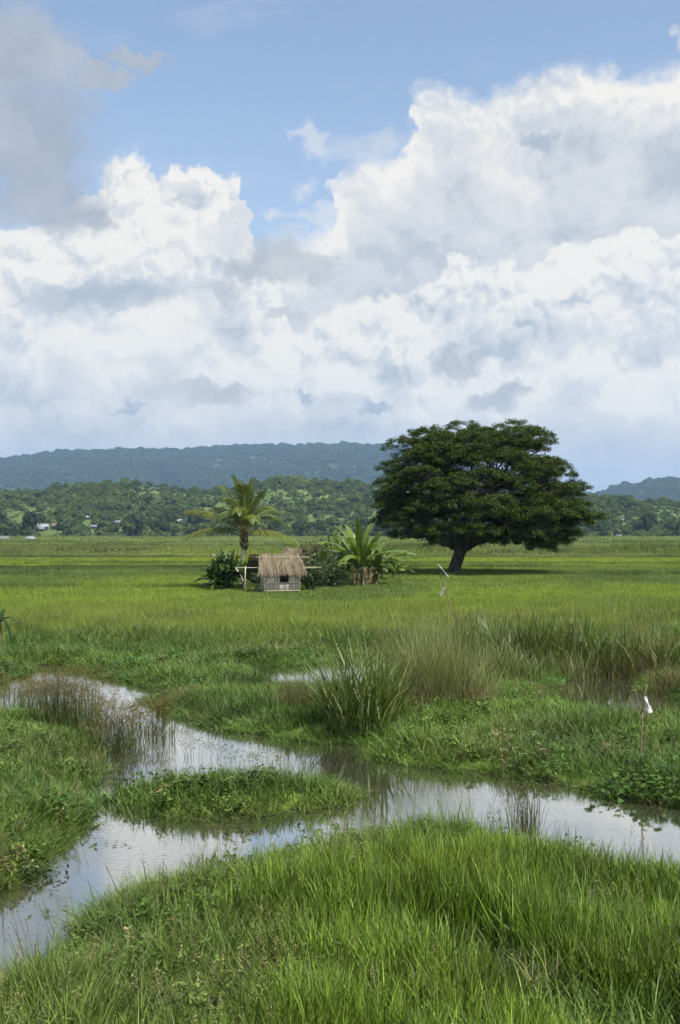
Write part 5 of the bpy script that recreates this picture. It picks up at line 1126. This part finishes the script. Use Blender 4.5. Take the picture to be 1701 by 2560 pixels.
def far_trees():
    def fm(name, c0, c1): return own_mat(name, c0, c1, .18, .7, .1)
    kinds = []
    for c0, c1, rz in (((.026, .046, .017), (.060, .088, .026), .62), ((.040, .066, .020), (.082, .115, .032), .5), ((.022, .040, .018), (.048, .072, .026), .8)):
        m = fm('far_tree_leaves', c0, c1); b = MB(); b.tube([(0, 0, -.1), (.02, 0, .2), (.0, 0, .55)], [.05, .04, .02], 6); kinds.append((crown_mesh('crown', m, 420, .60, rz, .17, 9, .58), b.mesh('trunk', M_TRUNKFAR)))
    labs = ['dark rounded tree in the tree line at the foot of the hills', 'lighter green spreading tree in the tree line below the hills', 'tall dark narrow tree in the tree line below the hills']
    xs = rng.uniform(-20, 1720, 84)
    for i, px in enumerate(xs):
        k = int(rng.integers(0, 3)); d = rng.uniform(598, 660)
        if before_house(px, d)[0]: continue
        x = (px - 850.5) / FPX * d; z = max(0.1, float(near_z(np.array([x]), np.array([d]))[0])); s = rng.uniform(5.0, 9.5) * (1.25 if k == 2 else 1)
        r = empty('far_tree', (x, d, z), rng.uniform(0, 6.28), labs[k], 'tree', 'trees along the foot of the hills'); r.scale = (s, s, s); obj('trunk', kinds[k][1], r); obj('crown', kinds[k][0], r)
    mb = own_mat('far_banana', (.085, .125, .045), (.150, .195, .075), .3, .5, .2)
    protos = []
    for _ in range(3): b = LB(); b.blades(34, (.5, 1.0), (.10, .17), (.05, .8), (.2, 1.4), .35, 4); protos.append(b.mesh('leaves', mb))
    for i in range(70):
        px = rng.uniform(60, 640) if i < 45 else rng.uniform(640, 1700); d = rng.uniform(585, 618)
        if before_house(px, d)[0]: continue
        x = (px - 850.5) / FPX * d
        r = empty('far_banana_clump', (x, d, 0.1), rng.uniform(0, 6.28), 'pale green banana clump in the row below the hills', 'banana plant', 'banana rows below the hills'); s = rng.uniform(2.6, 4.6); r.scale = (s, s, s); obj('leaves', protos[i % 3], r)
    tp = []
    for _ in range(3): b = LB(); b.blades(150, (.5, 1.0), (.03, .06), (.05, .9), (.1, 1.0), .8, 3); tp.append(b.mesh('blades', M_TUSSOCK))
    ORD = 'first second third fourth fifth sixth seventh eighth ninth tenth eleventh twelfth thirteenth fourteenth fifteenth sixteenth seventeenth eighteenth nineteenth twentieth'.split(); ORD += ['twenty-' + w for w in ORD[:9]]
    for ti, (px, py, s) in enumerate(sorted(((1420, 1268, 1.0), (1505, 1274, 1.3), (1300, 1280, .9), (1240, 1274, .8), (55, 1274, 1.2), (140, 1278, 1.4), (200, 1274, 1.1), (250, 1278, 1.2), (310, 1274, 1.0), (345, 1268, .8), (470, 1266, .9), (680, 1262, .8), (640, 1272, .9), (820, 1268, .9), (30, 1282, 1.2), (100, 1270, 1.0), (400, 1276, .9), (1380, 1282, .8), (1550, 1264, .9), (1465, 1258, .7), (940, 1262, .8), (530, 1258, .7), (380, 1256, .7), (75, 1306, .9), (120, 1320, .8), (34, 1308, .8)))):
        p = atd(px, py, .12); r = empty('field_tussock', p, rng.uniform(0, 6.28), 'dark rough tussock in the far fields, %s from the left edge' % ORD[ti], 'tussock', 'tussocks in the far fields'); q = s * (1.3 if py < 1290 else .9); r.scale = (q * rng.uniform(1.1, 2.2), q, q); obj('blades', tp[int(rng.integers(0, 3))], r)
reseed(106); far_trees()

# ------------------------------------------------------------------ haze: one box of damp air
def haze():
    m, nt, out = mat('damp_air'); v = node(nt, 'ShaderNodeVolumePrincipled')
    v.inputs['Color'].default_value = (0.42, 0.63, 0.96, 1); v.inputs['Density'].default_value = HAZE; v.inputs['Anisotropy'].default_value = 0.1
    nt.links.new(v.outputs[0], out.inputs['Volume'])
    V = np.array([[x, y, z] for x in (-6600, 6600) for y in (-1600, 7600) for z in (-2, 410)], float)
    me = raw_mesh('haze', V, np.array([[0, 1, 3, 2], [4, 6, 7, 5], [0, 4, 5, 1], [2, 3, 7, 6], [0, 2, 6, 4], [1, 5, 7, 3]]), [m])
    tag(obj('haze', me), 'thin bluish haze over the distant hills', 'haze', kind='stuff')
HAZE = 1.12e-4
haze()
